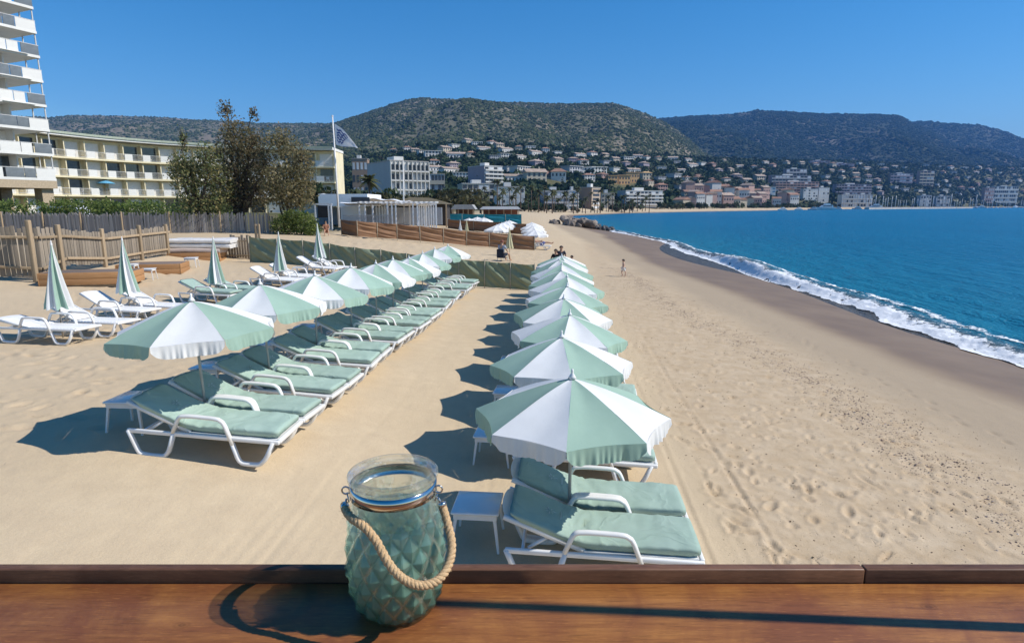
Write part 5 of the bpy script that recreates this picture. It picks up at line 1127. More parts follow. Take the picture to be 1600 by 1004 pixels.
def block(label, cat, px, wL, wR, ytop, Y, th, floors, bays, wall, wallL=None, style='bands', zb=None, band=None, glass=None, roofbox=True):
    c = at_y(px, ytop, Y); t = R(th); h0 = gz(c.x, c.y) if zb is None else zb; base = Vector((c.x, c.y, h0-2)); H = c.z-base.z
    LR = wR*Y/F/max(.2, math.cos(t)-math.sin(t)*(px+wR-800)/F); LL = max(7, wL*Y/F/max(.12, math.sin(t)+math.cos(t)*(px-wL-800)/F)) if wL > 3 else 11; LL = min(LL, 30)
    o = thing('building', label, cat, base, t); wl = wallL or wall; band = band or M_tw; glass = glass or M_win
    MB().box(0, LR, .02, LL, 0, H).build('wall', wall, o)
    if wallL: MB().box(-.12, .0, .02, LL, 0, H).build('side_wall', wl, o)
    MB().box(-.3, LR+.3, -.3, LL+.3, H+.002, H+.35).build('roof', band if style == 'bands' else M_rf, o)
    if roofbox: MB().box(LR*.3, LR*.55, LL*.3, LL*.6, H+.352, H+2.6).build('roof_housing', M_tw, o)
    fh = (H-2-(.6))/floors
    for k in range(floors):
        z = 2+k*fh
        if style == 'bands':
            q = link('balcony', um('balcony', band), o, (LR/2, -.75, z+.003*k)); q.scale = (LR, 1.5, fh*.40)
            for b in range(bays):
                q = link('window', um('window', glass if rt.random() < .75 else M_wsh), o, (LR*(b+.5)/bays, -.02, z+fh*.42)); q.scale = (LR/bays*.78, .12, fh*.56)
        else:
            for b in range(bays):
                q = link('window', um('window', glass if rt.random() < .45 else M_wsh), o, (LR*(b+.5)/bays, -.01, z+fh*.22)); q.scale = (LR/bays*(.56 if style == 'grid' else .74), .14, fh*.55)
            if style == 'frames':
                q = link('balcony', um('balcony', band), o, (LR/2, -.55, z+.002)); q.scale = (LR, 1.1, fh*.16)
        if style == 'frames' and k == 0:
            for b in range(bays+1): q = link('fin', um('fin', band), o, (LR*b/bays, -.56, 1.9)); q.scale = (.3, 1.08, H-2.1)
    x0, x1 = px-wL, px+wR; yb_ = pxof(Vector((c.x, c.y, h0+1)))[1]; rects.append((x0, x1, ytop, ytop+(yb_-ytop)*.66, Y)); return o
block('large white hotel with a shade-grey blind side wall and a grid of balconies', 'hotel', 609, 34, 58, 251, 270, 33, 5, 9, M_tw, M_tg, 'frames')  # side wall away from the sun: its shade is put into the grey
block('white stepped hotel block with bands of balconies and a mauve side wall', 'hotel', 757, 25, 27, 259, 430, 38, 6, 4, M_tw, M_tmv, 'bands')
block('broad cream seafront building below the stepped white hotel', 'building', 722, 14, 58, 287, 350, 10, 3, 7, M_tcr, None, 'bands')
block('white seafront apartment house behind the first palms', 'building', 776, 5, 43, 292, 330, 8, 4, 6, M_tw, None, 'grid')
block('grey seafront building with wide balconies behind the palms', 'building', 850, 6, 38, 299, 350, 9, 3, 6, M_tg, None, 'bands', band=M_tg)
block('narrow pale blue-grey building beside the brown block', 'building', 889, 3, 15, 298, 365, 6, 5, 3, M_tg, None, 'bands', glass=M_tblue)
block('brown seafront block with a tall beige blind end wall', 'building', 925, 20, 13, 293, 400, 58, 5, 1, M_tbe, M_tbr, 'none')
block('cream house between the brown block and the white beach hotel', 'house', 940, 3, 20, 302, 440, 5, 3, 4, M_tcr, None, 'grid')
block('long white beach hotel with four balcony bands and a grey end wall', 'hotel', 978, 13, 56, 298, 480, 22, 4, 10, M_tw, M_tg, 'bands')
block('small white kiosk at the head of the far beach', 'kiosk', 940, 3, 9, 321, 430, 5, 1, 2, M_tw, None, 'grid', roofbox=False)
block('grey stepped apartment block, its upper tier above the pink blocks', 'building', 1229, 3, 31, 264, 1150, 8, 4, 6, M_tmv, None, 'bands', band=M_tg)
block('wider lower tier of the grey stepped apartments above the pink blocks', 'building', 1206, 5, 60, 274, 1080, 8, 3, 11, M_tmv, None, 'bands', band=M_tg)
block('long salmon pink apartment block with white balconies', 'building', 1212, 4, 66, 284, 980, 8, 4, 12, M_tpk, None, 'bands', band=M_tpk)
block('white building with big blue windows below the pink block', 'building', 1190, 4, 22, 292, 880, 6, 3, 4, M_tw, None, 'wide', glass=M_tblue)
block('bright white angular villa block on the shore, left half', 'building', 1256, 5, 22, 295, 960, 12, 4, 6, M_tw, None, 'grid')
block('bright white angular villa block on the shore, right half', 'building', 1280, 3, 16, 293, 980, 12, 4, 5, M_tw, None, 'grid')
block('long mauve apartment bar with rows of balconies above the harbour', 'building', 1307, 6, 54, 288, 1150, 6, 4, 13, M_tmv, None, 'bands', band=M_tmv)
block('brownish apartment house on the slope above the harbour masts', 'building', 1392, 3, 34, 271, 1600, 6, 3, 7, M_tmv, M_tbr, 'bands', band=M_tmv)
block('terraced salmon building stepping down the slope above the masts', 'building', 1438, 3, 22, 267, 1650, 6, 5, 4, M_tpk, None, 'bands', band=M_tcr)
block('grey-blue apartment bar high on the slope, left one', 'building', 1266, 3, 30, 251, 1750, 4, 3, 9, M_tmv, None, 'bands', band=M_tmv)
block('grey-blue apartment bar high on the slope, right one with a cream gable', 'building', 1298, 4, 36, 255, 1750, 4, 3, 9, M_tmv, M_tcr, 'bands', band=M_tmv)
block('white harbour house with arcaded balconies, left of the pair', 'building', 1316, 3, 24, 304, 960, 6, 3, 7, M_tw, None, 'frames')
block('pale grey harbour house with balconies, right of the pair', 'building', 1341, 3, 22, 304, 990, 6, 3, 5, M_tg, None, 'frames')
block('grey house behind the densest masts of the marina', 'building', 1439, 3, 17, 305, 1280, 5, 3, 4, M_tg, None, 'grid')
block('pale house with an orange wall at its foot, behind two tall masts', 'building', 1465, 3, 19, 306, 1330, 5, 3, 4, M_tg, None, 'frames')
block('pink house beside the long white building on the right', 'house', 1540, 3, 14, 293, 1650, 5, 4, 5, M_tpk, None, 'grid')
block('long white low building at the far right above the harbour', 'building', 1555, 3, 36, 291, 1700, 5, 4, 12, M_tw, None, 'bands')
block('brick-coloured old house beside the large white hotel', 'house', 549, 2, 24, 248, 420, 6, 3, 4, M_tbr, None, 'grid')
block('low grey terrace building right of the large white hotel', 'building', 668, 3, 26, 272, 420, 6, 2, 5, M_tg, None, 'bands', band=M_tcr)

# villas on the slope
def villa_proto(name, cat, w_, d, h, wall, roofm, rooft):
    o = bpy.data.objects.new(name, None); COL.objects.link(o); o['category'] = cat
    MB().box(-w_/2, w_/2, -d/2, d/2, -4, h).build('wall', wall, o)
    e = .7
    if rooft == 'hip':
        rh = d*.22; MB().add([(-w_/2-e, -d/2-e, h+.02), (w_/2+e, -d/2-e, h+.02), (w_/2+e, d/2+e, h+.02), (-w_/2-e, d/2+e, h+.02), (-w_/2+d*.45, 0, h+rh), (w_/2-d*.45, 0, h+rh)], [(0, 1, 5, 4), (1, 2, 5), (2, 3, 4, 5), (3, 0, 4), (3, 2, 1, 0)]).build('roof', roofm, o)
    elif rooft == 'gable':
        rh = d*.24; MB().add([(-w_/2-e, -d/2-e, h+.02), (w_/2+e, -d/2-e, h+.02), (w_/2+e, d/2+e, h+.02), (-w_/2-e, d/2+e, h+.02), (-w_/2-e, 0, h+rh), (w_/2+e, 0, h+rh)], [(0, 1, 5, 4), (1, 2, 5), (2, 3, 4, 5), (3, 0, 4), (3, 2, 1, 0)]).build('roof', roofm, o)
    else: MB().box(-w_/2-e, w_/2+e, -d/2-e, d/2+e, h+.02, h+.5).build('roof', roofm, o)
    r_ = o.children[-1]
    if rooft != 'flat': MB().box(w_*.2, w_*.2+.9, -.4, .5, h+.2, h+d*.24+1.0).build('chimney', wall, r_)
    wn = MB(); nf = 2 if h > 5 else 1
    for f in range(nf):
        for b in range(int(w_/3)): x = -w_/2+(b+.5)*w_/int(w_/3); wn.box(x-.75, x+.75, -d/2-.06, -d/2-.005, .6+f*h/nf, 2.6+f*h/nf)
        for b in range(int(d/3.4)): y = -d/2+(b+.5)*d/int(d/3.4); wn.box(w_/2+.005, w_/2+.06, y-.6, y+.6, .6+f*h/nf, 2.5+f*h/nf)
    q = wn.build('window', M_win, o); q['kind'] = 'stuff'
    MB().box(-w_/2+.5, w_*.2, -d/2-2.6, -d/2-.01, -4, .25).build('terrace', wall, o)
    return o
KV = [('white villa with a hipped terracotta roof among the trees above the bay', 14, 10, 6.2, M_tw, M_rt, 'hip'), ('white flat-roofed modern villa among the trees above the bay', 16, 9, 5.6, M_tw, M_tw, 'flat'),
      ('cream villa with a pale tiled roof among the trees above the bay', 13, 10, 6.4, M_tcr, M_rp, 'gable'), ('pinkish villa with a terracotta roof among the trees above the bay', 12, 9, 6.8, M_tpk, M_rt, 'hip'),
      ('long low white villa with a pale roof among the trees above the bay', 20, 9, 4.2, M_tw, M_rp, 'gable'), ('grey flat-roofed house in shade among the trees above the bay', 15, 10, 5.8, M_tg, M_tg, 'flat'),
      ('tall cream house with terracotta roof among the trees above the bay', 11, 10, 9, M_tcr, M_rt, 'hip'), ('mauve-grey house with a pale roof among the trees above the bay', 15, 10, 6.5, M_tmv, M_rp, 'hip')]
protos = [villa_proto('house', 'house', *k[1:]) for k in KV]; usedp = set()
def put_villa(k, p, rz, s, label=None, group=None):
    o = protos[k] if k not in usedp else copy_tree(protos[k]); usedp.add(k); o.location = p; o.rotation_euler = (0, 0, rz); s *= .8; o.scale = (s, s, s)
    o['label'] = label or KV[k][0]
    if group is None and label is None: o['group'] = KV[k][0].split(' among')[0]+'s on the hillside'
    elif 'group' in o.keys(): del o['group']
    x, y = pxof(Vector(p)); hw = KV[k][1]*.55*s*F/p[1]; hh = KV[k][3]*1.15*s*F/p[1]; rects.append((x-hw*.8, x+hw*.8, y-hh, y-hh*.62, p[1])); return o
spots = []; VIL = []
def try_villa(px, py, k=None, s=1, label=None):
    p = on_ground(px, py, 250, 4000); k = rt.randrange(8) if k is None else k; VIL.append((put_villa(k, p, R(rt.uniform(5, 50)), s, label), k, px, py)); spots.append((px, py))
big = thing('house', 'large white villa with an orange-red roof in the middle of the slope', 'villa', on_ground(867, 282, 300)); sB = big.location.y/F
for (x0, x1, y0, h, m_) in ((-6, 17, 0, 13, M_tw), (-16, -6.1, 3*1, 9, M_tcr)):
    x0, x1, h = x0*sB, x1*sB, h*sB; d = 12; MB().box(x0, x1, y0, d, -5, h).build('wall', m_, big); MB().add([(x0-1, y0-1, h+.02), (x1+1, y0-1, h+.02), (x1+1, d+1, h+.02), (x0-1, d+1, h+.02), (x0+4, d/2, h+3.2), (x1-4, d/2, h+3.2)], [(0, 1, 5, 4), (1, 2, 5), (2, 3, 4, 5), (3, 0, 4), (3, 2, 1, 0)]).build('roof', M_rt, big)
    for k in range(4): q = link('window', um('window', M_win), big, (x0+(x1-x0)*(k+.5)/4, y0-.05, h*.5)); q.scale = (1.5, .12, 2.4)
rects.append((850, 886, 262, 283, big.location.y))
for px, py, s in ((955, 286, 1.5), (973, 288, 1.9), (986, 285, 2.2), (1009, 281, 1.7)):
    lab = {955: 'ochre house standing alone at the left of the orange group', 973: 'ochre house, second from the left of the orange group on the slope', 986: 'largest orange house of the group on the slope above the beach hotel', 1009: 'orange-roofed cream house at the right of the orange group'}[px]
    p = on_ground(px, py, 300); o = villa_proto('house', 'house', 7*s, 8, 4.6*s, M_toc if px < 1000 else M_tcr, M_toc, 'flat' if px < 1000 else 'hip'); o.location = p; o.rotation_euler = (0, 0, R(15)); o['label'] = lab; rects.append((px-7, px+7, py-11, py, p.y))
for px, py, k, s in ((636, 236, 0, 1), (648, 240, 2, 1), (660, 242, 1, 1.1), (676, 246, 1, 1.5), (695, 240, 2, 1.3), (712, 247, 4, 1.3), (730, 226, 2, 1.2), (745, 228, 1, 1.1), (755, 236, 4, 1.1), (768, 228, 0, 1.1), (779, 233, 2, 1.2), (790, 238, 4, 1.2), (810, 238, 6, 1), (835, 243, 4, 1.3), (852, 238, 0, 1), (870, 242, 1, 1), (870, 257, 2, 1.2), (905, 246, 4, 1.3), (925, 245, 0, 1.3), (910, 258, 0, 1.2), (812, 272, 1, 1.4), (835, 286, 2, 1.6), (838, 262, 7, 1.2), (893, 272, 5, 1.6), (912, 273, 1, 1.6), (932, 272, 1, 1.6), (980, 252, 1, 1.4), (995, 247, 4, 1.2), (1010, 250, 0, 1.1), (960, 268, 1, 1), (945, 258, 5, 1.2), (1050, 250, 4, 1.3), (1080, 262, 4, 1.6), (1095, 260, 1, 1.5), (1112, 262, 3, 1.4), (1100, 248, 3, 1.2), (1052, 281, 5, 1.6), (1062, 298, 5, 1.2), (1075, 302, 2, 1.2), (1032, 299, 3, 1.2), (1140, 270, 2, 1.3), (1150, 280, 7, 1.4), (1165, 288, 2, 1.4), (1185, 284, 2, 1.8), (1155, 262, 4, 1.2), (1170, 250, 7, 1.2), (1240, 250, 4, 1.2)): try_villa(px, py, k, s)
n0 = 0
while n0 < 105:
    px = rt.uniform(600, 1600); yt = interp(px, TP, TYP)+2; yb = 305 if px > 1010 else 284; py = rt.uniform(yt, yb)
    if px < 900 and rt.random() < .35 or px > 1130 and False: continue
    if any(abs(px-a) < 15 and abs(py-b) < 6.5 for a, b in spots) or any(a-6 < px < b+6 and c-3 < py < d+4 for a, b, c, d, _ in rects): continue
    try_villa(px, py, None, rt.uniform(.9, 1.25)*(1 if px < 1200 else 1.35)); n0 += 1
# every villa is told apart by its look and by the landmark it stands beside
OW = ['first', 'second', 'third', 'fourth', 'fifth', 'sixth', 'seventh', 'eighth', 'ninth', 'tenth', 'eleventh', 'twelfth', 'thirteenth', 'fourteenth', 'fifteenth', 'sixteenth', 'seventeenth', 'eighteenth', 'nineteenth', 'twentieth']
LKS = [('white villa', 'with hipped terracotta roof'), ('white flat-roofed villa', ''), ('cream villa', 'with pale tiled roof'), ('pinkish villa', ''), ('long low white villa', ''), ('grey flat-roofed house', ''), ('tall cream house', ''), ('mauve-grey house', '')]
LMK = [(640, 270, 'large white hotel'), (757, 275, 'stepped white hotel'), (867, 272, 'big orange-roofed villa'), (983, 281, 'ochre houses'), (1006, 310, 'white beach hotel'), (1120, 308, 'old town roofs'), (1240, 288, 'salmon pink block'), (1335, 296, 'mauve apartment bar'), (1448, 276, 'terraced salmon building'), (1572, 297, 'harbour buildings')]
bins = {}
for o, k, px, py in VIL:
    lx, ly, ln = min(LMK, key=lambda q: abs(q[0]-px)+1.2*abs(q[1]-py)); rel = 'above' if py-ly < -10 else ('below' if py-ly > 10 else ('left of' if px < lx else 'right of')); bins.setdefault((k, ln, rel), []).append((px, o))
for (k, ln, rel), lst in bins.items():
    lst.sort(key=lambda q: q[0]); a_, b_ = LKS[k]
    for i, (px, o) in enumerate(lst): o['label'] = f'{a_} {b_} {rel} the {ln} on the slope'.replace('  ', ' ') if len(lst) == 1 else f'{OW[i]} from left of the {a_}s {b_} {rel} the {ln}'.replace('  ', ' ')
# old town roofs by the harbour
ot = [villa_proto('town_house', 'house', 12, 11, 9+2*k, (M_tcr, M_tpk, M_tw)[k], (M_rt, M_rp, M_rt)[k], 'gable') for k in range(3)]; uo = set()
OT = []
for k in range(34):
    px = 1062+4.2*k+rt.uniform(-2, 2) if k < 30 else 1205+8*(k-30); row = k % 3; Y = interp(px, TP, TY0)*.99+row*34+20; Y += rt.uniform(-14, 22); X = (px-800)/F*Y; q = rt.randrange(3)
    o = ot[q] if q not in uo else copy_tree(ot[q]); uo.add(q); OT.append((X/Y, q, o)); o.location = (X, Y, gz(X, Y)+row*3.0+rt.uniform(-1.5, 1.5)); o.scale = (rt.uniform(.7, 1.1),)*3; o.rotation_euler = (0, 0, R(rt.choice((0, 90))+rt.uniform(-15, 35))); o['label'] = ('cream old-town house with a terracotta roof near the harbour', 'pink old-town house with a pale tiled roof near the harbour', 'tall white old-town house with a terracotta roof near the harbour')[q]; o['group'] = 'old town houses by the shore'
    rects.append((px-6, px+6, 302-row*3, 316, Y))

for q in range(3):
    for i, (_, _, o) in enumerate(sorted([t for t in OT if t[1] == q], key=lambda t: t[0])): o['label'] = f"{OW[i]} from left of the {('cream', 'pink', 'tall white')[q]} old-town houses by the shore"
# ------------------------------------------------------------------ trees of the town
M_t1 = leaf_mat('town_tree_leaf', [(0, (.020, .036, .014)), (.6, (.045, .070, .028)), (1, (.085, .105, .045))], .15); M_t2 = leaf_mat('town_olive_leaf', [(0, (.05, .055, .026)), (.6, (.10, .10, .048)), (1, (.16, .135, .07))], .2); M_cyp = leaf_mat('cypress_leaf', [(0, (.014, .026, .013)), (1, (.045, .06, .03))], .1)
nr_ = np.random.default_rng(12)
def tree_proto(lobes, n, size, mat, th, tr, shell=.5):
    o = bpy.data.objects.new('tree', None); COL.objects.link(o); o['category'] = 'tree'; V, Q = leaf_cloud(lobes, n, size, nr_, shell=shell); link('crown', np_mesh('crown', V, Q, mat, False), o); MB().tube([(0, 0, -2), (.1, 0, th*.5), (0, .1, th)], [tr*1.3, tr, tr*.5], 6).build('trunk', M_bark, o); return o
tp = [('rounded dark green tree on the hillside between the villas', tree_proto([(0, 0, 4.6, 2.6, 2.6, 2.2), (1.4, .4, 3.8, 1.8, 1.8, 1.5), (-1.5, -.3, 4.0, 1.7, 1.7, 1.5)], 190, .85, M_t1, 4, .25)),
      ('umbrella-shaped pine on the hillside between the villas', tree_proto([(0, 0, 7.2, 3.4, 3.4, 1.2), (1.5, .5, 6.8, 2.2, 2.2, .9), (-1.6, -.4, 7.0, 2.2, 2.2, .9)], 170, .8, M_t1, 6.6, .25)),
      ('slim dark cypress on the hillside between the villas', tree_proto([(0, 0, 4.5, 1.0, 1.0, 4.4), (0, 0, 2.5, 1.2, 1.2, 2.4)], 150, .6, M_cyp, 3, .2)),
      ('olive-brown loose tree on the hillside between the villas', tree_proto([(0, 0, 4.0, 2.3, 2.3, 1.8), (-1.2, .6, 3.2, 1.6, 1.6, 1.3)], 150, .7, M_t2, 3.5, .25))]
ut = set()
def put_tree(k, p, s, label=None, group=None):
    o = tp[k][1] if k not in ut else copy_tree(tp[k][1]); ut.add(k); o.name = 'tree' if k != 2 else 'cypress'; o.location = p; o.scale = (s*rt.uniform(.85, 1.2), s*rt.uniform(.85, 1.2), s); o.rotation_euler = (0, 0, rt.uniform(0, 6)); o['label'] = label or tp[k][0]; o['group'] = group or 'trees on the town hillside'
RA = np.array(rects)
def hides(px, py, h_px, Y): return bool(((px > RA[:, 0]-1) & (px < RA[:, 1]+1) & (Y < RA[:, 4]+4) & (py-h_px < RA[:, 3]-1.5) & (py > RA[:, 2])).any())
n0 = 0; tries = 0
while n0 < 235 and tries < 8000:
    tries += 1; px = rt.uniform(540, 1600); yt = interp(px, TP, TYP)-1; py = yt+(310-yt)*rt.random()**.9; p = on_ground(px, py, 250, 4000); s = rt.uniform(.9, 1.55)*(1 if p.y < 1000 else 1.45)
    k = rt.choices((0, 1, 2, 3), (5, 2.2, 1.2, 1.3))[0]
    if hides(px, py, 7*s*F/p.y, p.y): continue
    put_tree(k, p, s); n0 += 1
# the rest of the wood as one mass
rng = np.random.default_rng(77); NW = 30000; wp = rng.uniform(430, 1780, NW); s_ = rng.random(NW)**.9*1.08-.04
y0 = interp(wp, TP, TY0); y1 = interp(wp, TP, TY1); WY = y0+(y1-y0)*s_; WX = (wp-800)/F*WY*1.0; WZ = ground_z(WX, WY); dd = coast_d(WX, WY)
tt = WY*CP-(WZ-HC)*SP; PXs = 800+F*WX/tt; PYs = 502+F*(-(WZ-HC)*CP-WY*SP)/tt; sz = rng.uniform(2.4, 5.2, NW)*(1+.35*(WY > 1000)); hp_ = sz*1.7*F/WY
keep = dd > 30
for a, b, c_, d_, YY in rects: keep &= ~((PXs > a-2) & (PXs < b+2) & (WY < YY+5) & (PYs-hp_ < d_-1.5) & (PYs > c_))
keep &= fbm(WX*.006, WY*.004, 3, 78)+rng.uniform(-.6, .9, NW) > -.25
WX, WY, WZ, sz = WX[keep], WY[keep], WZ[keep], sz[keep]; n = len(WX); K = 9
d = rng.normal(size=(n, K, 3)); d /= np.linalg.norm(d, axis=2, keepdims=True); d[..., 2] = np.abs(d[..., 2])*1.1+.1
c_ = np.stack([WX, WY, WZ], -1)[:, None]+d*sz[:, None, None]*.72; a = rng.normal(size=(n, K, 3)); a /= np.linalg.norm(a, axis=2, keepdims=True); b = np.cross(a, d+.3*rng.normal(size=(n, K, 3))); b /= np.linalg.norm(b, axis=2, keepdims=True)
q_ = (sz[:, None, None]*rng.uniform(.38, .72, (n, K, 1))); V = np.stack([c_-a*q_, c_-b*q_*.8, c_+a*q_, c_+b*q_*.8], 2).reshape(-1, 3)
tag(link('woods', np_mesh('woods', V, np.arange(len(V)).reshape(-1, 4), M_t1, False)), 'dark green wood covering the slope between the houses of the town', kind='stuff')
# palms on the promenade
M_palm = leaf_mat('palm_frond', [(0, (.045, .06, .022)), (.6, (.10, .11, .045)), (1, (.20, .16, .08))], .2); M_ptr = pmat('palm_trunk', (.16, .115, .08), .95, .25, 4)
def palm_proto(h, fl, n, seed, tr=.22):
    r2 = random.Random(seed); o = bpy.data.objects.new('palm_tree', None); COL.objects.link(o); o['category'] = 'palm tree'; MB().tube([(0, 0, -1.5), (.15, 0, h*.5), (.1, .1, h)], [tr*1.3, tr, tr*.9], 7).build('trunk', M_ptr, o); b = MB()
    for k in range(n):
        a = k*2.4; el = r2.uniform(-.5, 1.2); pts = []
        for j in range(6): s = j/5; pts.append(Vector((.1+math.cos(a)*fl*s*math.cos(el*(1-s*.3)), .1+math.sin(a)*fl*s*math.cos(el*(1-s*.3)), h+fl*(math.sin(el)*s-.55*s*s))))
        sd_ = Vector((-math.sin(a), math.cos(a), 0))
        for j in range(5):
            w0 = fl*.16*math.sin(math.pi*min(1, j/5+.12)); w1 = fl*.16*math.sin(math.pi*min(1, (j+1)/5+.12))
            for q in (-1, 1): b.add([pts[j], pts[j+1], pts[j+1]+sd_*q*w1-Vector((0, 0, w1*.5)), pts[j]+sd_*q*w0-Vector((0, 0, w0*.5))], [(0, 1, 2, 3)])
    b.build('crown', M_palm, o); return o
pp = [palm_proto(9, 3.0, 22, 1), palm_proto(11.5, 2.6, 20, 2), palm_proto(6.5, 2.8, 22, 3)]; up_ = set()
def put_palm(k, p, s, label, group=None):
    o = pp[k] if k not in up_ else copy_tree(pp[k]); up_.add(k); o.location = p; o.scale = (s, s, s); o.rotation_euler = (0, 0, rt.uniform(0, 6)); o['label'] = label
    if group: o['group'] = group
    elif 'group' in o.keys(): del o['group']
for k in range(44):
    px = 752+6.0*k+rt.uniform(-2.5, 2.5); Y = interp(px, [750, 850, 900, 1020], [275, 290, 320, 430])+rt.uniform(-12, 15); X = (px-800)/F*Y; put_palm(k % 3, (X, Y, gz(X, Y)), rt.uniform(.8, 1.12)*(1.0 if px < 960 else 1.0), 'palm tree in the row along the far promenade', 'palms along the promenade')
p = at_y(578, 318, 110); put_palm(2, (p.x, 110, gz(p.x, 110)), .95, 'broad green palm standing behind the white beach restaurant')
for i, (px, Y, s, k) in enumerate(((545, 120, .8, 3), (556, 135, .8, 0), (596, 125, .85, 3), (612, 140, .9, 0), (628, 118, .75, 3), (648, 130, .8, 3), (662, 125, .75, 3), (690, 150, 1.05, 3), (706, 160, 1.15, 3), (722, 152, 1.1, 3), (737, 165, 1.2, 3), (752, 185, 1.0, 3), (520, 100, .7, 3), (505, 105, .8, 0), (572, 128, .7, 3), (676, 170, 1.0, 0))):
    X = (px-800)/F*Y; put_tree(k, (X, Y, gz(X, Y)-.3), s, 'brownish loose tree in the belt behind the beach restaurant' if k == 3 else 'dark rounded tree in the belt behind the beach restaurant', 'trees behind the beach restaurant')
for k in range(120):
    px = rt.uniform(745, 1340) if k > 20 else rt.uniform(1040, 1340); Y = interp(px, TP, TY0)*rt.uniform(.93, .985) if px > 1000 else interp(px, [745, 800, 900, 1000], [285, 296, 330, 445])*rt.uniform(.95, 1.04); X = (px-800)/F*Y
    put_tree(0 if k % 2 else 3, (X, Y, gz(X, Y)-.6), rt.uniform(.38, .7)*(1 if px < 1000 else 1.6), 'low tree along the far promenade', 'promenade trees')
# ------------------------------------------------------------------ harbour
M_hull = pmat('boat_hull_white', (.74, .75, .76), .35, .04, .5); M_mast = pmat('mast_metal', (.75, .75, .76), .4); M_hblue = pmat('boat_cover_blue', (.05, .12, .28), .7)
def hullm(L, B, H):
    b = MB(); st = [(-.5, .8, 1), (-.2, 1, .95), (.2, .9, 1.0), (.42, .4, 1.12), (.5, .03, 1.2)]; q = []
    for x, w_, h in st: q += [(x*L, -B/2*w_, h*H), (x*L*.94, -B/4*w_, -.3), (x*L*.94, B/4*w_, -.3), (x*L, B/2*w_, h*H)]
    return b.add(q, [(4*i+j, 4*i+(j+1) % 4, 4*i+4+(j+1) % 4, 4*i+4+j) for i in range(4) for j in range(4)]+[(3, 2, 1, 0), (16, 17, 18, 19)])
def sail_proto():
    o = bpy.data.objects.new('sailboat', None); COL.objects.link(o); o['category'] = 'sailboat'; hullm(11, 3.4, 1.3).build('hull', M_hull, o); MB().prism([(-2.5, 1.25), (2.6, 1.35), (1.8, 2.0), (-2.3, 2.1)], -1, 1).build('cabin', M_hull, o); MB().cyl((.6, 0, 1.3), (.6, 0, 17), .30, 6).build('mast', M_mast, o); MB().tube([(.5, 0, 2.9), (-4, 0, 2.8)], .28, 6).build('furled_sail', M_hblue, o); return o
def motor_proto():
    o = bpy.data.objects.new('motor_yacht', None); COL.objects.link(o); o['category'] = 'yacht'; hullm(18, 5, 2.2).build('hull', M_hull, o); MB().prism([(-7, 2.2), (5, 2.3), (2.5, 4.2), (-6, 4.4)], -2, 2).build('cabin', M_hull, o); MB().prism([(-4, 4.405), (1.5, 4.305), (.4, 5.8), (-4, 5.9)], -1.6, 1.6).build('bridge', M_hull, o); MB().prism([(-5, 3.0), (3.2, 3.0), (2.6, 3.8), (-5, 3.8)], -2.03, 2.03).build('window', M_win, o); return o
sp_ = sail_proto(); mp_ = motor_proto(); first = True
def shore(px, off): 
    u = (px-800)/F; Y = np.geomspace(300, 3000, 3000); d = coast_d(u*Y, Y); k = np.argmax(d > 0) if (d[0] < 0) else 0; return u*(Y[k]-off), Y[k]-off
for k in range(54):
    px = 1346+4.7*k+rt.uniform(-2, 2); x, y = shore(px, rt.uniform(16, 60)); o = sp_ if first else copy_tree(sp_); first = False
    o.location = (x, y, SEA); s = rt.uniform(.75, 1.25)*(1.5 if k in (27, 34, 35, 48) else 1); o.scale = (s, s, s); o.rotation_euler = (0, 0, rt.uniform(0, 6)); o['label'] = 'moored sailboat with bare mast in the far marina'; o['group'] = 'sailboats in the marina'
first = True
for i, (px, s, lab) in enumerate(((1281, 1.3, 'white motor yacht moored below the angular white villa'), (1357, 1.3, 'largest white motor yacht at the left end of the pale quay'), (1262, .6, 'small white motorboat left of the yacht below the angular villa'), (1300, .6, 'small white motorboat right of the yacht below the angular villa'), (1330, .7, 'white motorboat just left of the largest yacht'), (1215, .55, 'small boat off the old town trees'), (1240, .55, 'small boat between the old town and the white villas'), (1520, 1.0, 'white motor yacht among the masts at the far right'), (1572, 1.0, 'white motor yacht at the right edge of the marina'))):
    x, y = shore(px, 45); o = mp_ if first else copy_tree(mp_); first = False; o.location = (x, y, SEA); o.scale = (s, s, s); o.rotation_euler = (0, 0, R(rt.uniform(150, 215))); o['label'] = lab
a = Vector((*shore(1345, 70), 0)); b_ = Vector((*shore(1505, 70), 0)); dv = b_-a; q = MB().box(0, dv.length, -3, 3, -1, 2.4).build('quay', pmat('pale_quay_stone', (.52, .48, .43), .9, .15, .2)); q.location = (a.x, a.y, SEA); q.rotation_euler = (0, 0, math.atan2(dv.y, dv.x)); tag(q, kind='structure')
for o in [protos[k] for k in range(8) if k not in usedp]+[tp[k][1] for k in range(4) if k not in ut]:
    for c_ in list(o.children_recursive)+[o]: bpy.data.objects.remove(c_)
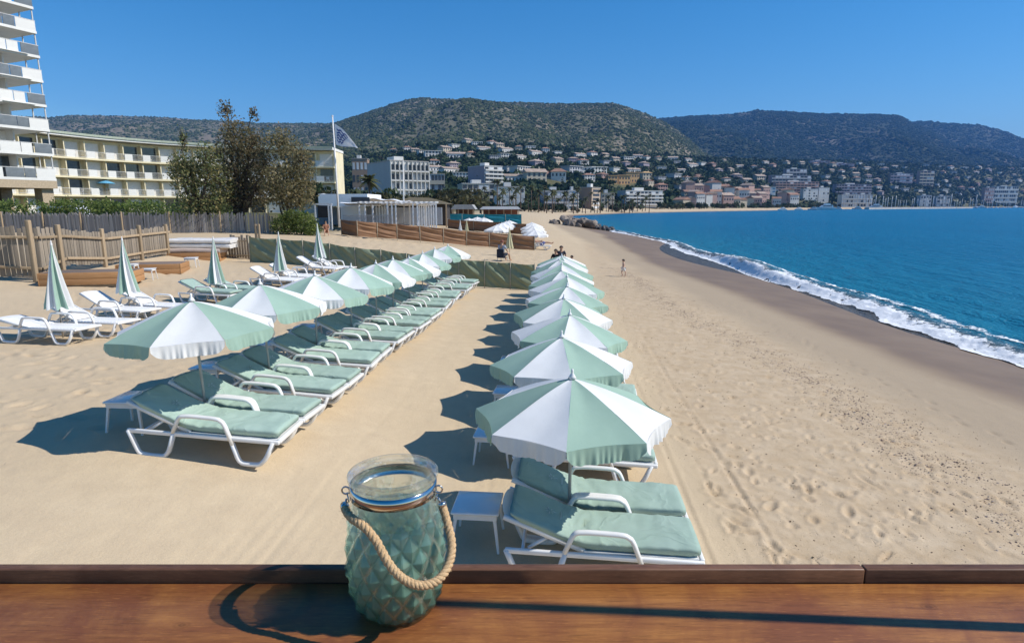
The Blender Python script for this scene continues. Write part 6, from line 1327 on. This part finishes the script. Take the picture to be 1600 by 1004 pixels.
# ------------------------------------------------------------------ counter, jar
def counter_mat(name, a, b, c3, rough=.32):
    g = NG(name); c = g.coord('Object'); mp = g.n('ShaderNodeMapping'); mp.inputs['Scale'].default_value = (1.1, 14, 14); g.l(c, mp.inputs[0])
    n = g.noise(mp.outputs[0], 2.2, 8, .62, 1.6); n2 = g.noise(c, 4.0, 6, .65, .9); n3 = g.noise(mp.outputs[0], 14, 5, .7)
    col = g.mix(g.mapr(n, .3, .7), a, b); col = g.mix(g.mapr(n2, .38, .62), col, c3); col = g.mix(g.mapr(n3, .5, .75, 0, .7), col, tuple(x*.4 for x in a))
    for kx, ky, kr in ((.285, .035, .016), (-.47, .02, .012), (.62, .06, .013)):
        s3 = g.n('ShaderNodeSeparateXYZ'); g.l(c, s3.inputs[0]); dx = g.math('MULTIPLY', g.math('SUBTRACT', s3.outputs[0], kx), .55); dy = g.math('SUBTRACT', s3.outputs[1], ky); d_ = g.math('SQRT', g.math('ADD', g.math('MULTIPLY', dx, dx), g.math('MULTIPLY', dy, dy))); d_ = g.math('ADD', d_, g.math('MULTIPLY', n, .006))
        rg = g.math('MULTIPLY', g.math('ADD', g.math('MULTIPLY', g.math('SINE', g.math('MULTIPLY', d_, 1500)), .35), .65), g.mapr(d_, kr, kr*.25)); col = g.mix(g.math('MULTIPLY', rg, .75), col, tuple(x*.35 for x in a))
    scr = g.mapr(g.noise(mp.outputs[0], 40, 2, .5), .62, .68); col = g.mix(g.math('MULTIPLY', scr, .22), col, tuple(min(1, x*1.6) for x in b))
    g.setb(Base_Color=col, Roughness=g.mapr(n2, .3, .7, rough, rough+.16), Normal=g.bump(g.math('ADD', n, g.math('MULTIPLY', n3, .5)), .12, .002)); g.b.inputs['Specular IOR Level'].default_value = .35
    return g.mat
M_cw = counter_mat('varnished_counter_wood', (.22, .078, .022), (.44, .19, .05), (.20, .068, .024)); M_cr = counter_mat('darker_rim_wood', (.135, .062, .032), (.22, .110, .060), (.10, .045, .024), .4)
TZ = HC-.585
ct = thing('counter', 'varnished brown wooden counter with a raised rim strip along its far edge', 'counter', (0, .75, TZ))
for k, (y0, y1) in enumerate(((-.045, .118), (-.165, -.050), (-.285, -.170))):
    MB().bbox(-1.25, 1.25, y0, y1, -.035, 0, .003).build('plank', M_cw, ct)
xj = at_y(1352, 900, .87).x
MB().bbox(-1.25, xj-.0012, .120, .1365, -.04, .022, .0022).build('rim_strip', M_cr, ct); MB().bbox(xj+.0012, 1.25, .1205, .1372, -.04, .0215, .0022).build('rim_strip', M_cr, ct)
for x in (-1.1, 1.1): MB().box(x-.04, x+.04, -.12, -.04, -1.06, -.036).build('leg', M_cr, ct)
px0, py0 = 1.02, .745
o = MB().cyl((px0, py0-.75, .001), (px0-.004, py0-.75, 1.16), .0105, 12).build('shadow_pole', M_wpole, ct)  # unseen pole, added for the line of shadow it casts along the counter
dk = MB()
deck = MB().box(-3, 3, -3, .80, TZ-1.10, TZ-1.06).build('deck', M_cr); tag(deck, kind='structure')
for x in (-2.8, 0, 2.8): link('deck_post', MB().box(-.07, .07, -.07, .07, 0, TZ-1.11-gz(x, 2.2)+.4).mesh('deck_post', M_cr), deck, (x, .65, gz(x, 2.2)-.4))
jc = Vector((-.170, .8135, TZ))
jar = thing('glass_jar', 'green diamond-cut glass jar with a rope handle and metal band on the counter', 'jar', jc)
prof = [(0, .0500), (.004, .0550), (.015, .0605), (.035, .0668), (.06, .0708), (.085, .0712), (.11, .0697), (.135, .0665), (.155, .0632), (.170, .0607), (.180, .0588), (.187, .0582), (.197, .0582), (.203, .0590), (.2055, .0625), (.2085, .0642), (.2125, .0640), (.2145, .0622), (.2150, .0600)]
pz = [p[0] for p in prof]; pr = [p[1] for p in prof]
NC = 192
def wrap(a): return a-np.floor(a)
zz = np.concatenate([np.linspace(0, .172, 130), np.linspace(.175, .215, 34)])
AA, ZZ = np.meshgrid(np.arange(NC)/NC, zz); rad = np.interp(ZZ, pz, pr)
tt = ZZ/.0205; u_ = AA*15; a_ = wrap(u_+tt*.5)-.5; b_ = wrap(u_-tt*.5)-.5
dm = .5-np.maximum(np.abs(a_), np.abs(b_)); msk = sstep(.004, .014, ZZ)*sstep(.170, .158, ZZ); rad = rad+(dm*.012-.0025)*msk
def ring(rad_, z_): return np.stack([rad_*np.cos(AA_*2*np.pi), rad_*np.sin(AA_*2*np.pi), z_], -1)
Vo = np.stack([rad*np.cos(AA*2*np.pi), rad*np.sin(AA*2*np.pi), ZZ], -1)
zi = np.concatenate([np.linspace(.2150, .19, 8), np.linspace(.187, .010, 50)]); AI, ZI = np.meshgrid(np.arange(NC)/NC, zi); ri = np.interp(ZI, pz, pr)-.0045
ri = np.where(ZI > .19, .0540+.0018*sstep(.205, .215, ZI), ri); ri = np.where(ZI < .016, ri*.9, ri)
Vi = np.stack([ri*np.cos(AI*2*np.pi), ri*np.sin(AI*2*np.pi), ZI], -1)
V = np.concatenate([Vo, Vi]).reshape(-1, 3); nr = len(zz)+len(zi); fs = []
for i in range(nr-1):
    for k in range(NC): k2 = (k+1) % NC; fs.append((i*NC+k, i*NC+k2, (i+1)*NC+k2, (i+1)*NC+k))
fs.append(tuple(range(NC-1, -1, -1))); fs.append(tuple((nr-1)*NC+k for k in range(NC)))
me = bpy.data.meshes.new('glass_body'); me.from_pydata(V.tolist(), [], fs); me.polygons.foreach_set('use_smooth', [False]*len(fs)); 
g = NG('tinted_glass'); c = g.coord('Object'); sx = g.n('ShaderNodeSeparateXYZ'); g.l(c, sx.inputs[0])
tint = g.ramp(g.mapr(sx.outputs[2], 0, .215), [(0, (.36, .66, .56)), (.55, (.52, .80, .71)), (.74, (.78, .93, .90)), (.86, (.95, .98, .98)), (1, (.96, .99, .99))])
g.setb(Base_Color=tint, Roughness=.015, IOR=1.48); g.b.inputs['Transmission Weight'].default_value = 1.0
lw = g.n('ShaderNodeLayerWeight', i_Blend=.5); fr_ = g.math('ADD', g.math('MULTIPLY', g.math('POWER', lw.outputs['Facing'], 4), .7), .045); gl_ = g.n('ShaderNodeBsdfGlossy', i_Roughness=.02); tp_ = g.n('ShaderNodeBsdfTransparent'); tint2 = g.ramp(g.mapr(sx.outputs[2], 0, .215), [(0, (.88, .96, .93)), (.7, (.94, .98, .97)), (1, (.97, .99, .99))]); g.l(tint2, tp_.inputs[0])
m1 = g.n('ShaderNodeMixShader'); g.l(fr_, m1.inputs[0]); g.l(tp_.outputs[0], m1.inputs[1]); g.l(gl_.outputs[0], m1.inputs[2])
m3 = g.n('ShaderNodeMixShader', i_0=.76); g.l(g.b.outputs[0], m3.inputs[1]); g.l(m1.outputs[0], m3.inputs[2]); g.l(m3.outputs[0], g.out.inputs[0])
me.materials.append(g.mat); link('glass_body', me, jar)
# green coloured layer on the inside of the faceted glass
zc = np.linspace(.006, .150, 118); AC, ZC = np.meshgrid(np.arange(NC)/NC, zc); tc = ZC/.0205; uc = AC*15; ac = wrap(uc+tc*.5)-.5; bc = wrap(uc-tc*.5)-.5
rc = np.interp(ZC, pz, pr)-.0062+(.5-np.maximum(np.abs(ac), np.abs(bc)))*.016*sstep(.0, .012, ZC); Vc = np.stack([rc*np.cos(AC*2*np.pi), rc*np.sin(AC*2*np.pi), ZC], -1).reshape(-1, 3)
g = NG('green_glass_layer'); c = g.coord('Object'); sz_ = g.n('ShaderNodeSeparateXYZ'); g.l(c, sz_.inputs[0]); h_ = g.math('ADD', g.mapr(sz_.outputs[2], 0, .15), g.math('MULTIPLY', g.math('SUBTRACT', g.noise(c, 26, 4, .6), .5), .28))
gc = g.ramp(h_, [(0, (.17, .31, .25)), (.45, (.38, .60, .48)), (.8, (.56, .78, .65)), (1, (.62, .80, .72))])
g.setb(Base_Color=gc, Roughness=.13, Alpha=g.ramp(h_, [(0, .92), (.72, .84), (.90, .36), (1.0, .0)])); g.b.inputs['Specular IOR Level'].default_value = .6
tl = g.n('ShaderNodeBsdfTranslucent'); g.l(gc, tl.inputs[0]); m1 = g.n('ShaderNodeMixShader', i_0=.55); g.l(g.b.outputs[0], m1.inputs[1]); g.l(tl.outputs[0], m1.inputs[2]); g.l(m1.outputs[0], g.out.inputs[0])
q4 = [(i*NC+k, i*NC+(k+1) % NC, (i+1)*NC+(k+1) % NC, (i+1)*NC+k) for i in range(len(zc)-1) for k in range(NC)]
link('green_layer', np_mesh('green_layer', Vc, q4, g.mat, False), jar)
M_chrome = pmat('polished_metal', (.62, .60, .58), .12, .05, 5, metal=1.0)
MB().lathe([(.0600, .1815), (.0617, .182), (.0617, .1985), (.0600, .199)], 64).build('metal_band', M_chrome, jar)
hl_ = Vector((-.0645, -.010, .190)); hr_ = Vector((.0645, -.006, .190))
def hook(p, s):
    b = MB(); b.tube([p+Vector((s*.001+.0055*math.cos(a), -.002, .0055*math.sin(a))) for a in np.linspace(0, 6.28, 13)[:-1]], .0013, 6, closed=True); b.tube([p+Vector((0, 0, -.004)), p+Vector((s*-.004, -.006, -.016))], .0012, 6); return b
for p, s in ((hl_, -1), (hr_, 1)): hook(p, s).build('hook', M_chrome, jar)
rp = [(561, 786, .796), (569, 800, .778), (577, 818, .757), (592, 852, .738), (612, 886, .7255), (634, 906, .7195), (660, 914, .7215), (686, 904, .735), (702, 879, .757), (706, 848, .777), (698, 812, .795), (690, 786, .804)]
P = [at_y(*q)-jc for q in rp]
def cr(P, t):
    n = len(P)-1; x = t*n; i = min(int(x), n-1); f = x-i; a, b, c_, d = P[max(i-1, 0)], P[i], P[i+1], P[min(i+2, n)]
    return .5*((2*b)+(c_-a)*f+(2*a-5*b+4*c_-d)*f*f+(3*b-a-3*c_+d)*f**3)
N = 150; ctr = [cr(P, k/N) for k in range(N+1)]
for p in ctr:                              # keep the rope outside the glass
    rr_ = math.hypot(p.x, p.y); mn = float(np.interp(p.z, pz, pr))+.0088
    if rr_ < mn: p.x *= mn/rr_; p.y *= mn/rr_
rope = bpy.data.objects.new('rope_handle', None); 
g = NG('jute_rope'); c = g.coord('Object'); n = g.noise(c, 420, 4, .7); n2 = g.noise(c, 60, 3, .6); g.setb(Base_Color=g.mix(g.mapr(n, .3, .7), (.40, .25, .12), (.66, .47, .27)), Roughness=.9, Normal=g.bump(n, .7, .001)); M_rope = g.mat
bpy.data.objects.remove(rope)
rm = None
for s in range(3):
    pts = []
    for k in range(N+1):
        d = (ctr[min(k+1, N)]-ctr[max(k-1, 0)]).normalized(); a = d.orthogonal() if False else Vector((0, 1, 0))-d*d.y; a.normalize(); b = d.cross(a); ph = 2*math.pi*(s/3+k/9.5); pts.append(ctr[k]+(a*math.cos(ph)+b*math.sin(ph))*.0029)
    m = MB().tube(pts, .0034, 7)
    if rm is None: rm = m.build('rope_handle', M_rope, jar)
    else: m.build('strand', M_rope, rm)
fz = MB(); r2 = random.Random(4)
for k in range(260):
    i = r2.randrange(2, N-2); d = Vector((r2.gauss(0, 1), r2.gauss(0, 1), r2.gauss(0, 1))).normalized(); p = ctr[i]+d*.0058; e = p+d*r2.uniform(.001, .004)+(ctr[i+1]-ctr[i]).normalized()*r2.uniform(-.006, .006); fz.tube([p, e], [.00022, .0001], 3)
q = fz.build('rope_fibre', M_rope, rm); q['kind'] = 'stuff'
for i, (a, b) in enumerate(((0, 4), (N, N-4))): MB().tube([ctr[a]+(ctr[a]-ctr[b])*.35, ctr[b]], .0062, 10).build('ferrule', M_chrome, jar)
MB().tube([hl_+Vector((0, -.004, -.012)), ctr[0]], .0016, 6).build('link', M_chrome, jar); MB().tube([hr_+Vector((0, -.004, -.012)), ctr[N]], .0016, 6).build('link', M_chrome, jar)
